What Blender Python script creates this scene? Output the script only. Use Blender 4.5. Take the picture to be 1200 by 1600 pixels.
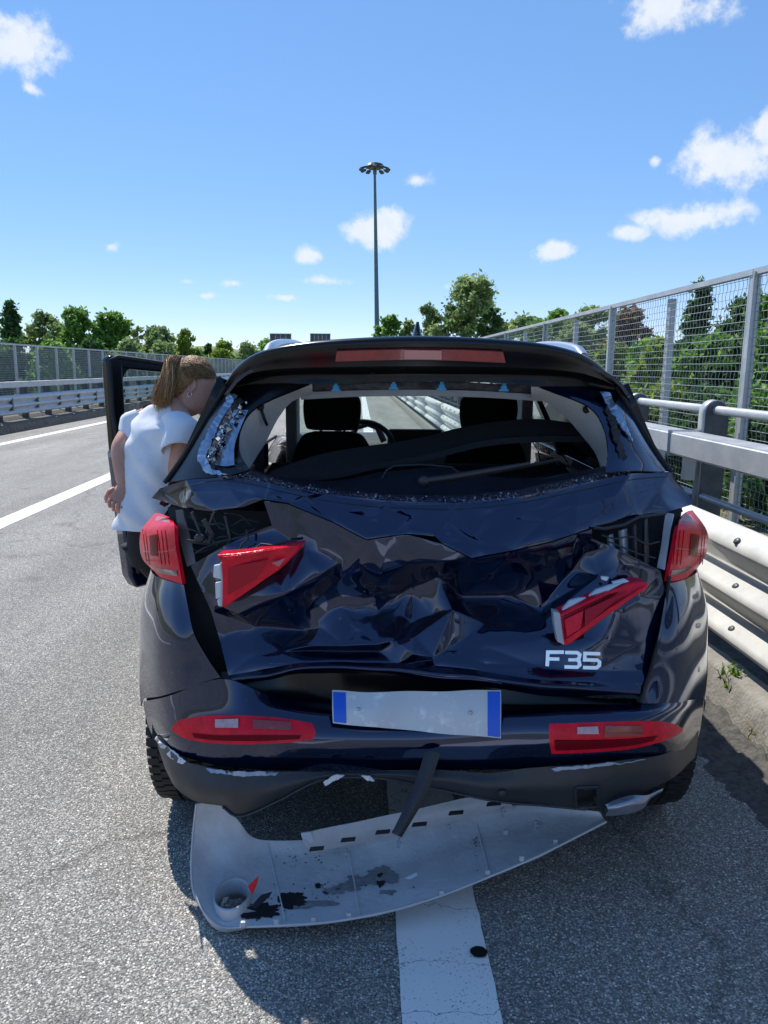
import bpy, bmesh, math, random
import numpy as np
from mathutils import Vector, Matrix, Euler, noise
from mathutils.geometry import delaunay_2d_cdt
R = math.radians
random.seed(7); rng = np.random.default_rng(7)
for o in list(bpy.data.objects): bpy.data.objects.remove(o)
S = bpy.context.scene
COL = S.collection

# ------------------------------------------------------------------ camera
PITCH, ROLL, CAMZ, FPX = 10.6, 0.5, 1.55, 1200.0
cam_data = bpy.data.cameras.new('camera'); cam = bpy.data.objects.new('camera', cam_data); COL.objects.link(cam)
cam_data.sensor_fit = 'AUTO'; cam_data.sensor_width = 36.0; cam_data.lens = FPX/1600*36.0
cam_data.clip_start = 0.05; cam_data.clip_end = 6000
CR = Matrix.Rotation(R(90-PITCH), 3, 'X') @ Matrix.Rotation(R(ROLL), 3, 'Z')
cam.matrix_world = Matrix.Translation((0, 0, CAMZ)) @ CR.to_4x4()
S.camera = cam
S.render.resolution_x, S.render.resolution_y = 768, 1024

# ------------------------------------------------------------------ sun, sky, exposure
SUN_EL, SUN_AZ = 52.0, -33.0            # azimuth from +Y towards +X
sun_dir = Vector((math.sin(R(SUN_AZ))*math.cos(R(SUN_EL)), math.cos(R(SUN_AZ))*math.cos(R(SUN_EL)), math.sin(R(SUN_EL))))
sl = bpy.data.lights.new('sun', 'SUN'); sl.energy = 5.0; sl.angle = R(0.5); sl.color = (1.0, 0.95, 0.87)
so = bpy.data.objects.new('sun', sl); COL.objects.link(so)
so.rotation_euler = (-sun_dir).to_track_quat('-Z', 'Y').to_euler(); so.location = sun_dir*60
S.view_settings.view_transform = 'Standard'; S.view_settings.look = 'None'
S.view_settings.exposure = 0.12; S.view_settings.gamma = 1.0; S.view_settings.use_curve_mapping = False
S.cycles.max_bounces = 7; S.cycles.diffuse_bounces = 3; S.cycles.glossy_bounces = 4; S.cycles.transparent_max_bounces = 24
S.cycles.sample_clamp_indirect = 6.0

def pix_dir(px, py):
    return CR @ Vector(((px-600)/FPX, -(py-800)/FPX, -1.0))
def P(px, py, Y):
    d = pix_dir(px, py); return Vector((0, 0, CAMZ)) + d*(Y/d.y)
def G(px, py, z):
    d = pix_dir(px, py); return Vector((0, 0, CAMZ)) + d*((z-CAMZ)/d.z)

def make_world():
    w = bpy.data.worlds.new('World'); S.world = w; w.use_nodes = True
    nt = w.node_tree; nt.nodes.clear(); N = nt.nodes.new; L = nt.links.new
    out = N('ShaderNodeOutputWorld'); bg = N('ShaderNodeBackground'); L(bg.outputs[0], out.inputs[0])
    bg.inputs[1].default_value = 0.145
    w.cycles.sampling_method = 'MANUAL'; w.cycles.sample_map_resolution = 256
    sky = N('ShaderNodeTexSky'); sky.sky_type = 'NISHITA'; sky.sun_disc = False
    sky.sun_elevation = R(SUN_EL); sky.sun_rotation = R(SUN_AZ)
    sky.air_density = 1.0; sky.dust_density = 0.0; sky.ozone_density = 6.0; sky.altitude = 3000
    gm = N('ShaderNodeGamma'); gm.inputs[1].default_value = .5; L(sky.outputs[0], gm.inputs[0])
    hs = N('ShaderNodeHueSaturation'); hs.inputs['Saturation'].default_value = 1.5; hs.inputs['Value'].default_value = 2.6; L(gm.outputs[0], hs.inputs['Color'])
    tc = N('ShaderNodeTexCoord')
    def vm(op, a, b=None):
        n = N('ShaderNodeVectorMath'); n.operation = op; L(a, n.inputs[0])
        if b is not None: n.inputs[1].default_value = b
        return n
    def mt(op, a, b):
        n = N('ShaderNodeMath'); n.operation = op
        for k, v in ((0, a), (1, b)):
            if isinstance(v, (int, float)): n.inputs[k].default_value = v
            else: L(v, n.inputs[k])
        return n.outputs[0]
    d = vm('NORMALIZE', tc.outputs['Generated']).outputs[0]
    # (px, py, half width, half height, strength): fair weather cumulus seen in the photograph
    cl = [(10, 72, 88, 52, 1.05), (45, 138, 20, 12, .55), (1045, 14, 112, 36, .95), (1152, 244, 104, 46, 1.0), (1192, 212, 44, 34, .9), (1022, 250, 18, 11, .7),
          (1085, 342, 104, 28, .95), (985, 364, 36, 14, .8), (868, 392, 38, 16, .9), (585, 356, 58, 31, 1.0), (483, 398, 26, 15, .85),
          (508, 438, 46, 10, .8), (445, 465, 26, 7, .75), (365, 443, 18, 7, .65), (290, 440, 16, 6, .5), (318, 462, 16, 6, .6), (652, 282, 22, 12, .42), (700, 448, 20, 10, .6), (172, 385, 13, 8, .5)]
    ent = []
    for px, py, hw, hh, st in cl:
        c = pix_dir(px, py); k = c.length; c = c.normalized()
        ent.append((c, hw/FPX/k*1.15, hh/FPX/k*1.25, st))
    rr = random.Random(5)
    for i in range(6):   # the same kind of sky goes on around and behind
        az = R(40 + i*280/6 + rr.uniform(-5, 5)); el = R(rr.choice((8, 13, 19, 26, 35)) + rr.uniform(-3, 3))
        c = Vector((math.sin(az)*math.cos(el), math.cos(az)*math.cos(el), math.sin(el)))
        s = rr.uniform(.03, .10); ent.append((c, s, s*.38, rr.uniform(.7, 1.0)))
    best = None
    for c, hw, hh, st in ent:
        r = c.cross(Vector((0, 0, 1))).normalized(); u = r.cross(c).normalized()
        mp = N('ShaderNodeMapping'); mp.vector_type = 'TEXTURE'; L(d, mp.inputs[0]); mp.inputs['Location'].default_value = c; mp.inputs['Scale'].default_value = (hw, hh, .3)
        mp.inputs['Rotation'].default_value = Matrix((r, u, -c)).transposed().to_euler()
        ln = vm('LENGTH', mp.outputs[0]).outputs['Value']
        m = mt('MULTIPLY_ADD', ln, -st); m.node.inputs[2].default_value = st
        best = m if best is None else mt('MAXIMUM', best, m)
    n1 = N('ShaderNodeTexNoise'); n1.inputs['Scale'].default_value = 26; n1.inputs['Detail'].default_value = 6; n1.inputs['Roughness'].default_value = .62
    L(d, n1.inputs['Vector'])
    n2 = N('ShaderNodeTexNoise'); n2.inputs['Scale'].default_value = 60; n2.inputs['Detail'].default_value = 3
    L(d, n2.inputs['Vector'])
    dens = mt('ADD', best, mt('MULTIPLY', mt('SUBTRACT', n1.outputs['Fac'], .54), 2.1))
    mr = N('ShaderNodeMapRange'); mr.interpolation_type = 'SMOOTHSTEP'
    mr.inputs['From Min'].default_value = .05; mr.inputs['From Max'].default_value = .62
    L(dens, mr.inputs['Value'])
    gate = N('ShaderNodeMapRange'); gate.inputs['From Min'].default_value = -.25; gate.inputs['From Max'].default_value = .25; L(best, gate.inputs['Value'])
    fac = mt('MULTIPLY', mt('MULTIPLY', mr.outputs[0], gate.outputs[0]), .93)
    cc = N('ShaderNodeMix'); cc.data_type = 'RGBA'; cc.inputs['A'].default_value = (4.9, 5.5, 6.3, 1); cc.inputs['B'].default_value = (6.1, 6.25, 6.4, 1)
    L(n2.outputs['Fac'], cc.inputs['Factor'])
    mx = N('ShaderNodeMix'); mx.data_type = 'RGBA'; L(fac, mx.inputs['Factor']); tn = N('ShaderNodeMix'); tn.data_type = 'RGBA'; tn.blend_type = 'MULTIPLY'; tn.inputs['Factor'].default_value = 1; tn.inputs['B'].default_value = (1.03, .955, 1.02, 1); L(hs.outputs[0], tn.inputs['A']); L(tn.outputs['Result'], mx.inputs['A']); L(cc.outputs['Result'], mx.inputs['B'])
    L(mx.outputs['Result'], bg.inputs[0])
make_world()

# ------------------------------------------------------------------ materials
def mat(name, col, rough=.5, metal=0.0, spec=.5, coat=0.0, col2=None, nscale=8, ndetail=4, bump=0.0, bscale=60, ior=None, coords='Object', nlo=.35, nhi=.65, rough2=None, island=False):
    m = bpy.data.materials.new(name); m.use_nodes = True
    nt = m.node_tree; b = nt.nodes['Principled BSDF']; N = nt.nodes.new; L = nt.links.new
    b.inputs['Base Color'].default_value = (*col, 1); b.inputs['Roughness'].default_value = rough
    b.inputs['Metallic'].default_value = metal; b.inputs['Specular IOR Level'].default_value = spec
    b.inputs['Coat Weight'].default_value = coat; b.inputs['Coat Roughness'].default_value = .03
    if ior: b.inputs['IOR'].default_value = ior
    tc = N('ShaderNodeTexCoord')
    if col2 is not None:
        mx = N('ShaderNodeMix'); mx.data_type = 'RGBA'; mx.inputs['A'].default_value = (*col, 1); mx.inputs['B'].default_value = (*col2, 1)
        if island:
            g = N('ShaderNodeNewGeometry'); L(g.outputs['Random Per Island'], mx.inputs['Factor'])
        else:
            n = N('ShaderNodeTexNoise'); n.inputs['Scale'].default_value = nscale; n.inputs['Detail'].default_value = ndetail; n.inputs['Roughness'].default_value = .65
            L(tc.outputs[coords], n.inputs['Vector'])
            mr = N('ShaderNodeMapRange'); mr.inputs['From Min'].default_value = nlo; mr.inputs['From Max'].default_value = nhi
            L(n.outputs['Fac'], mr.inputs['Value']); L(mr.outputs[0], mx.inputs['Factor'])
            if rough2 is not None:
                r = N('ShaderNodeMapRange'); r.inputs['To Min'].default_value = rough; r.inputs['To Max'].default_value = rough2
                L(mr.outputs[0], r.inputs['Value']); L(r.outputs[0], b.inputs['Roughness'])
        L(mx.outputs['Result'], b.inputs['Base Color'])
    if bump:
        n = N('ShaderNodeTexNoise'); n.inputs['Scale'].default_value = bscale; n.inputs['Detail'].default_value = 5
        L(tc.outputs[coords], n.inputs['Vector'])
        bp = N('ShaderNodeBump'); bp.inputs['Strength'].default_value = bump; bp.inputs['Distance'].default_value = .01
        L(n.outputs['Fac'], bp.inputs['Height']); L(bp.outputs[0], b.inputs['Normal'])
    return m

def glass_mat(name, tint, refl=1.0):
    m = bpy.data.materials.new(name); m.use_nodes = True; nt = m.node_tree; nt.nodes.clear(); N = nt.nodes.new; L = nt.links.new
    o = N('ShaderNodeOutputMaterial'); t = N('ShaderNodeBsdfTransparent'); t.inputs[0].default_value = (*tint, 1)
    g = N('ShaderNodeBsdfGlossy'); g.inputs['Roughness'].default_value = .02; g.inputs[0].default_value = (refl, refl, refl, 1)
    f = N('ShaderNodeFresnel'); ge = N('ShaderNodeNewGeometry'); io = N('ShaderNodeMapRange'); io.inputs['To Min'].default_value = 1.5; io.inputs['To Max'].default_value = .6667; L(ge.outputs['Backfacing'], io.inputs['Value']); L(io.outputs[0], f.inputs[0]); mx = N('ShaderNodeMixShader')
    L(f.outputs[0], mx.inputs[0]); L(t.outputs[0], mx.inputs[1]); L(g.outputs[0], mx.inputs[2]); L(mx.outputs[0], o.inputs[0])
    return m

def leaf_mat(name, c1, c2, c3):
    m = bpy.data.materials.new(name); m.use_nodes = True; nt = m.node_tree; nt.nodes.clear(); N = nt.nodes.new; L = nt.links.new
    o = N('ShaderNodeOutputMaterial'); g = N('ShaderNodeNewGeometry'); r = N('ShaderNodeValToRGB')
    r.color_ramp.elements[0].color = (*c1, 1); r.color_ramp.elements[1].color = (*c3, 1)
    e = r.color_ramp.elements.new(.5); e.color = (*c2, 1); L(g.outputs['Random Per Island'], r.inputs[0])
    d = N('ShaderNodeBsdfPrincipled'); d.inputs['Roughness'].default_value = .5; d.inputs['Specular IOR Level'].default_value = .35; L(r.outputs[0], d.inputs['Base Color'])
    t = N('ShaderNodeBsdfTranslucent'); L(r.outputs[0], t.inputs[0]); mx = N('ShaderNodeMixShader'); mx.inputs[0].default_value = .48
    L(d.outputs[0], mx.inputs[1]); L(t.outputs[0], mx.inputs[2]); L(mx.outputs[0], o.inputs[0])
    return m

def asphalt_mat():
    m = bpy.data.materials.new('asphalt'); m.use_nodes = True; nt = m.node_tree; b = nt.nodes['Principled BSDF']; N = nt.nodes.new; L = nt.links.new
    tc = N('ShaderNodeTexCoord')
    v = N('ShaderNodeTexVoronoi'); v.inputs['Scale'].default_value = 112; L(tc.outputs['Object'], v.inputs['Vector'])
    v2 = N('ShaderNodeTexVoronoi'); v2.inputs['Scale'].default_value = 230; L(tc.outputs['Object'], v2.inputs['Vector'])
    sep = N('ShaderNodeSeparateColor'); L(v.outputs['Color'], sep.inputs[0])
    sep2 = N('ShaderNodeSeparateColor'); L(v2.outputs['Color'], sep2.inputs[0])
    ramp = N('ShaderNodeValToRGB'); el = ramp.color_ramp.elements
    el[0].position = 0; el[0].color = (.13, .128, .122, 1); el[1].position = 1; el[1].color = (.80, .785, .74, 1)
    e = el.new(.5); e.color = (.25, .245, .232, 1); e = el.new(.85); e.color = (.45, .44, .42, 1)
    L(sep.outputs[0], ramp.inputs[0])
    r2 = N('ShaderNodeValToRGB'); el = r2.color_ramp.elements
    el[0].color = (.09, .09, .091, 1); el[1].color = (.52, .51, .49, 1); e = el.new(.7); e.color = (.22, .217, .208, 1)
    L(sep2.outputs[0], r2.inputs[0])
    mix = N('ShaderNodeMix'); mix.data_type = 'RGBA'
    gt = N('ShaderNodeMapRange'); gt.inputs['From Min'].default_value = .25; gt.inputs['From Max'].default_value = .45; L(v.outputs['Distance'], gt.inputs['Value'])
    L(gt.outputs[0], mix.inputs['Factor']); L(ramp.outputs[0], mix.inputs['A']); L(r2.outputs[0], mix.inputs['B'])
    # large worn and patched zones
    n = N('ShaderNodeTexNoise'); n.inputs['Scale'].default_value = 1.1; n.inputs['Detail'].default_value = 5
    mp = N('ShaderNodeMapping'); mp.inputs['Scale'].default_value = (1.6, .22, 1); L(tc.outputs['Object'], mp.inputs[0]); L(mp.outputs[0], n.inputs['Vector'])
    mr = N('ShaderNodeMapRange'); mr.inputs['From Min'].default_value = .3; mr.inputs['From Max'].default_value = .7; mr.inputs['To Min'].default_value = .82; mr.inputs['To Max'].default_value = 1.2
    L(n.outputs['Fac'], mr.inputs['Value'])
    mul = N('ShaderNodeVectorMath'); mul.operation = 'SCALE'; L(mix.outputs['Result'], mul.inputs[0]); L(mr.outputs[0], mul.inputs['Scale'])
    dn = N('ShaderNodeTexNoise'); dn.inputs['Scale'].default_value = 3; dn.inputs['Detail'].default_value = 5; L(tc.outputs['Object'], dn.inputs['Vector'])
    mv = N('ShaderNodeMix'); mv.data_type = 'VECTOR'; mv.inputs['Factor'].default_value = .3; L(tc.outputs['Object'], mv.inputs['A']); L(dn.outputs['Color'], mv.inputs['B'])
    ck = N('ShaderNodeTexVoronoi'); ck.feature = 'DISTANCE_TO_EDGE'; ck.inputs['Scale'].default_value = .3; L(mv.outputs['Result'], ck.inputs['Vector'])
    cr_ = N('ShaderNodeMapRange'); cr_.inputs['From Min'].default_value = .0; cr_.inputs['From Max'].default_value = .0045; cr_.inputs['To Min'].default_value = .72; cr_.inputs['To Max'].default_value = 1.0; L(ck.outputs['Distance'], cr_.inputs['Value'])
    st = N('ShaderNodeTexNoise'); st.inputs['Scale'].default_value = 2.3; st.inputs['Detail'].default_value = 8; L(tc.outputs['Object'], st.inputs['Vector'])
    sr = N('ShaderNodeMapRange'); sr.inputs['From Min'].default_value = .60; sr.inputs['From Max'].default_value = .72; sr.inputs['To Min'].default_value = 1.0; sr.inputs['To Max'].default_value = .72; L(st.outputs['Fac'], sr.inputs['Value'])
    k1 = N('ShaderNodeMath'); k1.operation = 'MULTIPLY'; L(cr_.outputs[0], k1.inputs[0]); L(sr.outputs[0], k1.inputs[1])
    k2 = N('ShaderNodeMath'); k2.operation = 'MULTIPLY'; L(k1.outputs[0], k2.inputs[0]); k2.inputs[1].default_value = 1.26
    wm = N('ShaderNodeMix'); wm.data_type = 'RGBA'; wm.blend_type = 'MULTIPLY'; wm.inputs['Factor'].default_value = 1; wm.inputs['B'].default_value = (1.0, .97, .915, 1); L(mul.outputs[0], wm.inputs['A'])
    m2 = N('ShaderNodeVectorMath'); m2.operation = 'SCALE'; L(wm.outputs['Result'], m2.inputs[0]); L(k2.outputs[0], m2.inputs['Scale'])
    L(m2.outputs[0], b.inputs['Base Color'])
    b.inputs['Roughness'].default_value = .78; b.inputs['Specular IOR Level'].default_value = .35
    bp = N('ShaderNodeBump'); bp.inputs['Strength'].default_value = .9; bp.inputs['Distance'].default_value = .004; bp.invert = True
    ad = N('ShaderNodeMath'); ad.operation = 'ADD'; L(v.outputs['Distance'], ad.inputs[0]); L(v2.outputs['Distance'], ad.inputs[1])
    L(ad.outputs[0], bp.inputs['Height']); L(bp.outputs[0], b.inputs['Normal'])
    return m

def line_mat():
    m = bpy.data.materials.new('road_paint'); m.use_nodes = True; nt = m.node_tree; b = nt.nodes['Principled BSDF']; N = nt.nodes.new; L = nt.links.new
    tc = N('ShaderNodeTexCoord')
    n = N('ShaderNodeTexNoise'); n.inputs['Scale'].default_value = 160; n.inputs['Detail'].default_value = 4; L(tc.outputs['Object'], n.inputs['Vector'])
    n2 = N('ShaderNodeTexNoise'); n2.inputs['Scale'].default_value = 6; n2.inputs['Detail'].default_value = 5; L(tc.outputs['Object'], n2.inputs['Vector'])
    ad = N('ShaderNodeMath'); ad.operation = 'MULTIPLY_ADD'; L(n2.outputs['Fac'], ad.inputs[0]); ad.inputs[1].default_value = .45; L(n.outputs['Fac'], ad.inputs[2])
    r = N('ShaderNodeValToRGB'); el = r.color_ramp.elements
    el[0].position = .47; el[0].color = (.2, .2, .195, 1); el[1].position = .60; el[1].color = (.84, .83, .80, 1)
    L(ad.outputs[0], r.inputs[0])
    # fine cracks across the thick paint
    n3 = N('ShaderNodeTexNoise'); n3.inputs['Scale'].default_value = 14; n3.inputs['Detail'].default_value = 5; L(tc.outputs['Object'], n3.inputs['Vector'])
    mp = N('ShaderNodeMapping'); mp.inputs['Scale'].default_value = (.9, 4.2, 1); L(tc.outputs['Object'], mp.inputs[0])
    mxv = N('ShaderNodeMix'); mxv.data_type = 'VECTOR'; mxv.inputs['Factor'].default_value = .22; L(mp.outputs[0], mxv.inputs['A']); L(n3.outputs['Color'], mxv.inputs['B'])
    v = N('ShaderNodeTexVoronoi'); v.feature = 'DISTANCE_TO_EDGE'; v.inputs['Scale'].default_value = 1.6; L(mxv.outputs['Result'], v.inputs['Vector'])
    lt = N('ShaderNodeMath'); lt.operation = 'LESS_THAN'; lt.inputs[1].default_value = .003; L(v.outputs['Distance'], lt.inputs[0])
    mx = N('ShaderNodeMix'); mx.data_type = 'RGBA'; L(lt.outputs[0], mx.inputs['Factor']); L(r.outputs[0], mx.inputs['A']); mx.inputs['B'].default_value = (.12, .12, .12, 1)
    L(mx.outputs['Result'], b.inputs['Base Color']); b.inputs['Roughness'].default_value = .6
    bp = N('ShaderNodeBump'); bp.inputs['Strength'].default_value = .35; bp.inputs['Distance'].default_value = .003; L(n.outputs['Fac'], bp.inputs['Height']); L(bp.outputs[0], b.inputs['Normal'])
    return m

def paint_mat():
    m = bpy.data.materials.new('navy_car_paint'); m.use_nodes = True; nt = m.node_tree; b = nt.nodes['Principled BSDF']; N = nt.nodes.new; L = nt.links.new
    b.inputs['Metallic'].default_value = .75; b.inputs['Roughness'].default_value = .16; b.inputs['Specular IOR Level'].default_value = .2; b.inputs['Coat Weight'].default_value = 1.0; b.inputs['Coat IOR'].default_value = 1.62
    tc = N('ShaderNodeTexCoord')
    def noise_(scale, det, vec=None, sc=None):
        n = N('ShaderNodeTexNoise'); n.inputs['Scale'].default_value = scale; n.inputs['Detail'].default_value = det
        if sc:
            mp = N('ShaderNodeMapping'); mp.inputs['Scale'].default_value = sc; mp.inputs['Rotation'].default_value = (0, .5, .2); L(tc.outputs['Object'], mp.inputs[0]); L(mp.outputs[0], n.inputs['Vector'])
        else: L(tc.outputs['Object'], n.inputs['Vector'])
        return n.outputs['Fac']
    def rng_(v, a, b_, c, d):
        r = N('ShaderNodeMapRange'); r.inputs['From Min'].default_value = a; r.inputs['From Max'].default_value = b_; r.inputs['To Min'].default_value = c; r.inputs['To Max'].default_value = d; L(v, r.inputs['Value']); return r.outputs[0]
    dust = rng_(noise_(5, 8), .5, .8, 0, .012)
    scr = rng_(noise_(30, 3, sc=(.25, 1, 5)), .74, .78, 0, .5); gate = rng_(noise_(4, 2), .52, .62, 0, 1)
    mu = N('ShaderNodeMath'); mu.operation = 'MULTIPLY'; L(scr, mu.inputs[0]); L(gate, mu.inputs[1])
    ad = N('ShaderNodeMath'); ad.operation = 'MAXIMUM'; L(mu.outputs[0], ad.inputs[0]); L(dust, ad.inputs[1])
    mx = N('ShaderNodeMix'); mx.data_type = 'RGBA'; mx.inputs['A'].default_value = (.0015, .012, .055, 1); mx.inputs['B'].default_value = (.30, .30, .31, 1); L(ad.outputs[0], mx.inputs['Factor'])
    L(mx.outputs['Result'], b.inputs['Base Color']); L(rng_(noise_(7, 6), .45, .75, .003, .03), b.inputs['Coat Roughness'])
    return m

M = {}
M['asphalt'] = asphalt_mat(); M['line'] = line_mat()
M['paint'] = paint_mat()
M['black_gloss'] = mat('gloss_black_trim', (.003, .004, .006), .22, 0, .4, .0)
M['black'] = mat('matte_black_plastic', (.008, .009, .011), .65, col2=(.014, .015, .018), nscale=30)
M['clad'] = mat('charcoal_bumper_plastic', (.022, .024, .029), .42, col2=(.032, .034, .039), nscale=14, bump=.12, bscale=700)
M['tyre'] = mat('tyre_rubber', (.012, .012, .013), .7, col2=(.022, .021, .02), nscale=20)
M['alloy'] = mat('alloy', (.55, .56, .58), .28, .9)
M['chrome'] = mat('chrome', (.82, .84, .86), .12, 1.0)
M['badge'] = mat('bright_badge_metal', (.86, .88, .9), .2, .75)
M['silver'] = mat('bare_silver_sheet', (.42, .44, .47), .3, .75, col2=(.3, .33, .38), nscale=30, bump=.15, bscale=40)
M['red'] = mat('red_lamp_lens', (.80, .008, .032), .2, 0, .25, .0, col2=(.6, .005, .022), nscale=26, ndetail=2, bump=.15, bscale=160)
M['red_dark'] = mat('dark_red_lamp_insert', (.16, .003, .01), .3, 0, .08, .0)
M['red_pink'] = mat('clear_pink_lamp_strip', (.5, .16, .18), .25, 0, .2, .0)
M['smoke'] = mat('smoked_lamp_insert', (.07, .035, .035), .18, 0, .5, .8)
M['grey_trim'] = mat('light_grey_cabin_trim', (.52, .53, .55), .6, col2=(.44, .45, .47), nscale=12)
M['fabric'] = mat('dark_seat_fabric', (.008, .009, .012), .85, col2=(.014, .015, .02), nscale=90)
M['shelf'] = mat('speckled_dark_felt', (.018, .02, .026), .95, col2=(.05, .052, .06), nscale=320, ndetail=2, nlo=.5, nhi=.72)
M['dash'] = mat('dashboard', (.05, .052, .056), .55, col2=(.035, .036, .04), nscale=40)
M['glass'] = glass_mat('clear_glass', (.86, .92, .9))
M['tint'] = glass_mat('tinted_glass', (.05, .06, .06))
M['plate'] = mat('plate_white', (.74, .77, .8), .35, col2=(.55, .58, .6), nscale=25, nlo=.3, nhi=.45)
M['plate_blue'] = mat('plate_blue', (.01, .1, .62), .35)
M['clip'] = mat('blue_plastic_clip', (.02, .35, .75), .35)
M['insert'] = mat('pale_grey_inner_plastic', (.56, .56, .57), .5, col2=(.44, .445, .46), nscale=7, bump=.15, bscale=120)
M['galv'] = mat('galvanised_steel', (.42, .44, .45), .42, .35, col2=(.54, .55, .55), nscale=5, bump=.05, bscale=50, rough2=.5)
M['galv_cream'] = mat('dusty_galvanised_rail', (.60, .60, .57), .5, .0, col2=(.74, .735, .69), nscale=6, bump=.06, bscale=40)
M['galv_dark'] = mat('shade_toned_galvanised', (.07, .077, .085), .5, .3, col2=(.12, .127, .135), nscale=9)  # same steel, darkened to carry the shade on the camera-facing post webs
M['wire'] = mat('galvanised_wire', (.33, .35, .37), .5, .4)
M['concrete'] = mat('kerb_concrete', (.34, .32, .28), .85, col2=(.21, .195, .165), nscale=9, ndetail=9, bump=.6, bscale=60)
M['dirt'] = mat('dirt', (.10, .082, .06), .95, col2=(.2, .175, .14), nscale=14, ndetail=8, bump=.9, bscale=40)
M['soil_grass'] = mat('verge_soil', (.09, .1, .035), .95, col2=(.2, .17, .1), nscale=.9, ndetail=9, bump=.6, bscale=6)
M['meadow'] = mat('meadow', (.12, .15, .04), .95, col2=(.24, .22, .09), nscale=.03, ndetail=9)
M['bark'] = mat('bark', (.07, .055, .04), .9, col2=(.12, .1, .08), nscale=12, bump=.6, bscale=20)
M['mast'] = mat('mast_steel', (.10, .16, .17), .5, .3, col2=(.13, .2, .2), nscale=2)
M['mast_head'] = mat('mast_head_steel', (.05, .07, .08), .5, .3)
M['sign_back'] = mat('sign_back', (.09, .1, .115), .5, .4, col2=(.14, .15, .165), nscale=.9)
M['skin'] = mat('skin', (.60, .33, .24), .5, spec=.35, col2=(.54, .27, .19), nscale=14)
M['skin'].node_tree.nodes['Principled BSDF'].inputs['Subsurface Weight'].default_value = .12
M['shirt'] = mat('white_cotton', (.80, .82, .86), .85, spec=.2, col2=(.76, .78, .83), nscale=20, bump=.15, bscale=26)
M['trousers'] = mat('black_trousers', (.008, .008, .01), .85)
M['stone'] = mat('small_stones', (.35, .34, .32), .8, col2=(.5, .49, .47), island=True)
M['weed'] = leaf_mat('weed_leaf', (.10, .2, .02), (.16, .28, .03), (.22, .3, .05))
M['dry'] = leaf_mat('dry_grass', (.3, .2, .07), (.36, .25, .1), (.25, .2, .06))
M['oil'] = mat('black_spot', (.003, .003, .003), .6)
M['white_tab'] = mat('pale_lamp_housing', (.6, .63, .67), .45)
M['rev_lens'] = mat('clear_reversing_lens', (.55, .40, .42), .2, 0, .3, .2, col2=(.42, .26, .28), nscale=60)
M['lamp_grey'] = mat('lamp_edge_grey', (.36, .4, .46), .4)
GREEN = leaf_mat('leaf_green', (0.101, 0.218, 0.042), (0.190, 0.365, 0.064), (0.322, 0.498, 0.101))
DARK = leaf_mat('leaf_dark', (0.042, 0.105, 0.031), (0.074, 0.164, 0.042), (0.131, 0.225, 0.058))
LIGHT = leaf_mat('leaf_light', (0.149, 0.248, 0.033), (0.248, 0.365, 0.049), (0.365, 0.447, 0.083))
OLIVE = leaf_mat('leaf_olive', (0.191, 0.285, 0.095), (0.300, 0.408, 0.150), (0.435, 0.516, 0.217))
BROWN = leaf_mat('leaf_brown', (0.211, 0.126, 0.073), (0.317, 0.199, 0.115), (0.188, 0.211, 0.084))

# ------------------------------------------------------------------ mesh helpers
def wloc(parent):
    v = Vector()
    while parent is not None: v = v + parent.location; parent = parent.parent
    return v
def build(name, verts, faces, m, parent=None, smooth=True, local=False, face_cam=False, solid=0.0, autosmooth=None):
    off = Vector() if (local or parent is None) else wloc(parent)
    me = bpy.data.meshes.new(name)
    me.from_pydata([tuple(Vector(v)-off) for v in verts], [], [tuple(f) for f in faces]); me.validate(); me.update()
    if face_cam:
        c = Vector((0, 0, CAMZ))-off; s = 0.0
        for p in me.polygons: s += p.normal.dot(c-p.center)*p.area
        if s < 0: me.flip_normals()
    o = bpy.data.objects.new(name, me); COL.objects.link(o)
    if m is not None: me.materials.append(m if not isinstance(m, str) else M[m])
    if smooth: me.shade_smooth()
    if solid and smooth:
        bm = bmesh.new(); bm.from_mesh(me)
        for e in bm.edges:
            if e.is_boundary: e.smooth = False
        bm.to_mesh(me); bm.free()
    if autosmooth: me.set_sharp_from_angle(angle=R(autosmooth))
    if parent is not None: o.parent = parent
    if solid:
        md = o.modifiers.new('solid', 'SOLIDIFY'); md.thickness = solid; md.offset = -1
    return o
def tag(o, label=None, cat=None, group=None, kind=None):
    if label: o['label'] = label
    if cat: o['category'] = cat
    if group: o['group'] = group
    if kind: o['kind'] = kind
    return o
def empty(name, loc, label=None, cat=None, group=None, kind=None, rz=0):
    o = bpy.data.objects.new(name, None); COL.objects.link(o); o.location = loc; o.rotation_euler = (0, 0, rz); o.empty_display_size = .1
    return tag(o, label, cat, group, kind)
def inst(src, name, parent, loc, rot=(0, 0, 0), scale=(1, 1, 1)):
    c = src.copy(); c.name = name; COL.objects.link(c); c.parent = parent; c.location = loc; c.rotation_euler = rot; c.scale = scale
    return c

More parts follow.
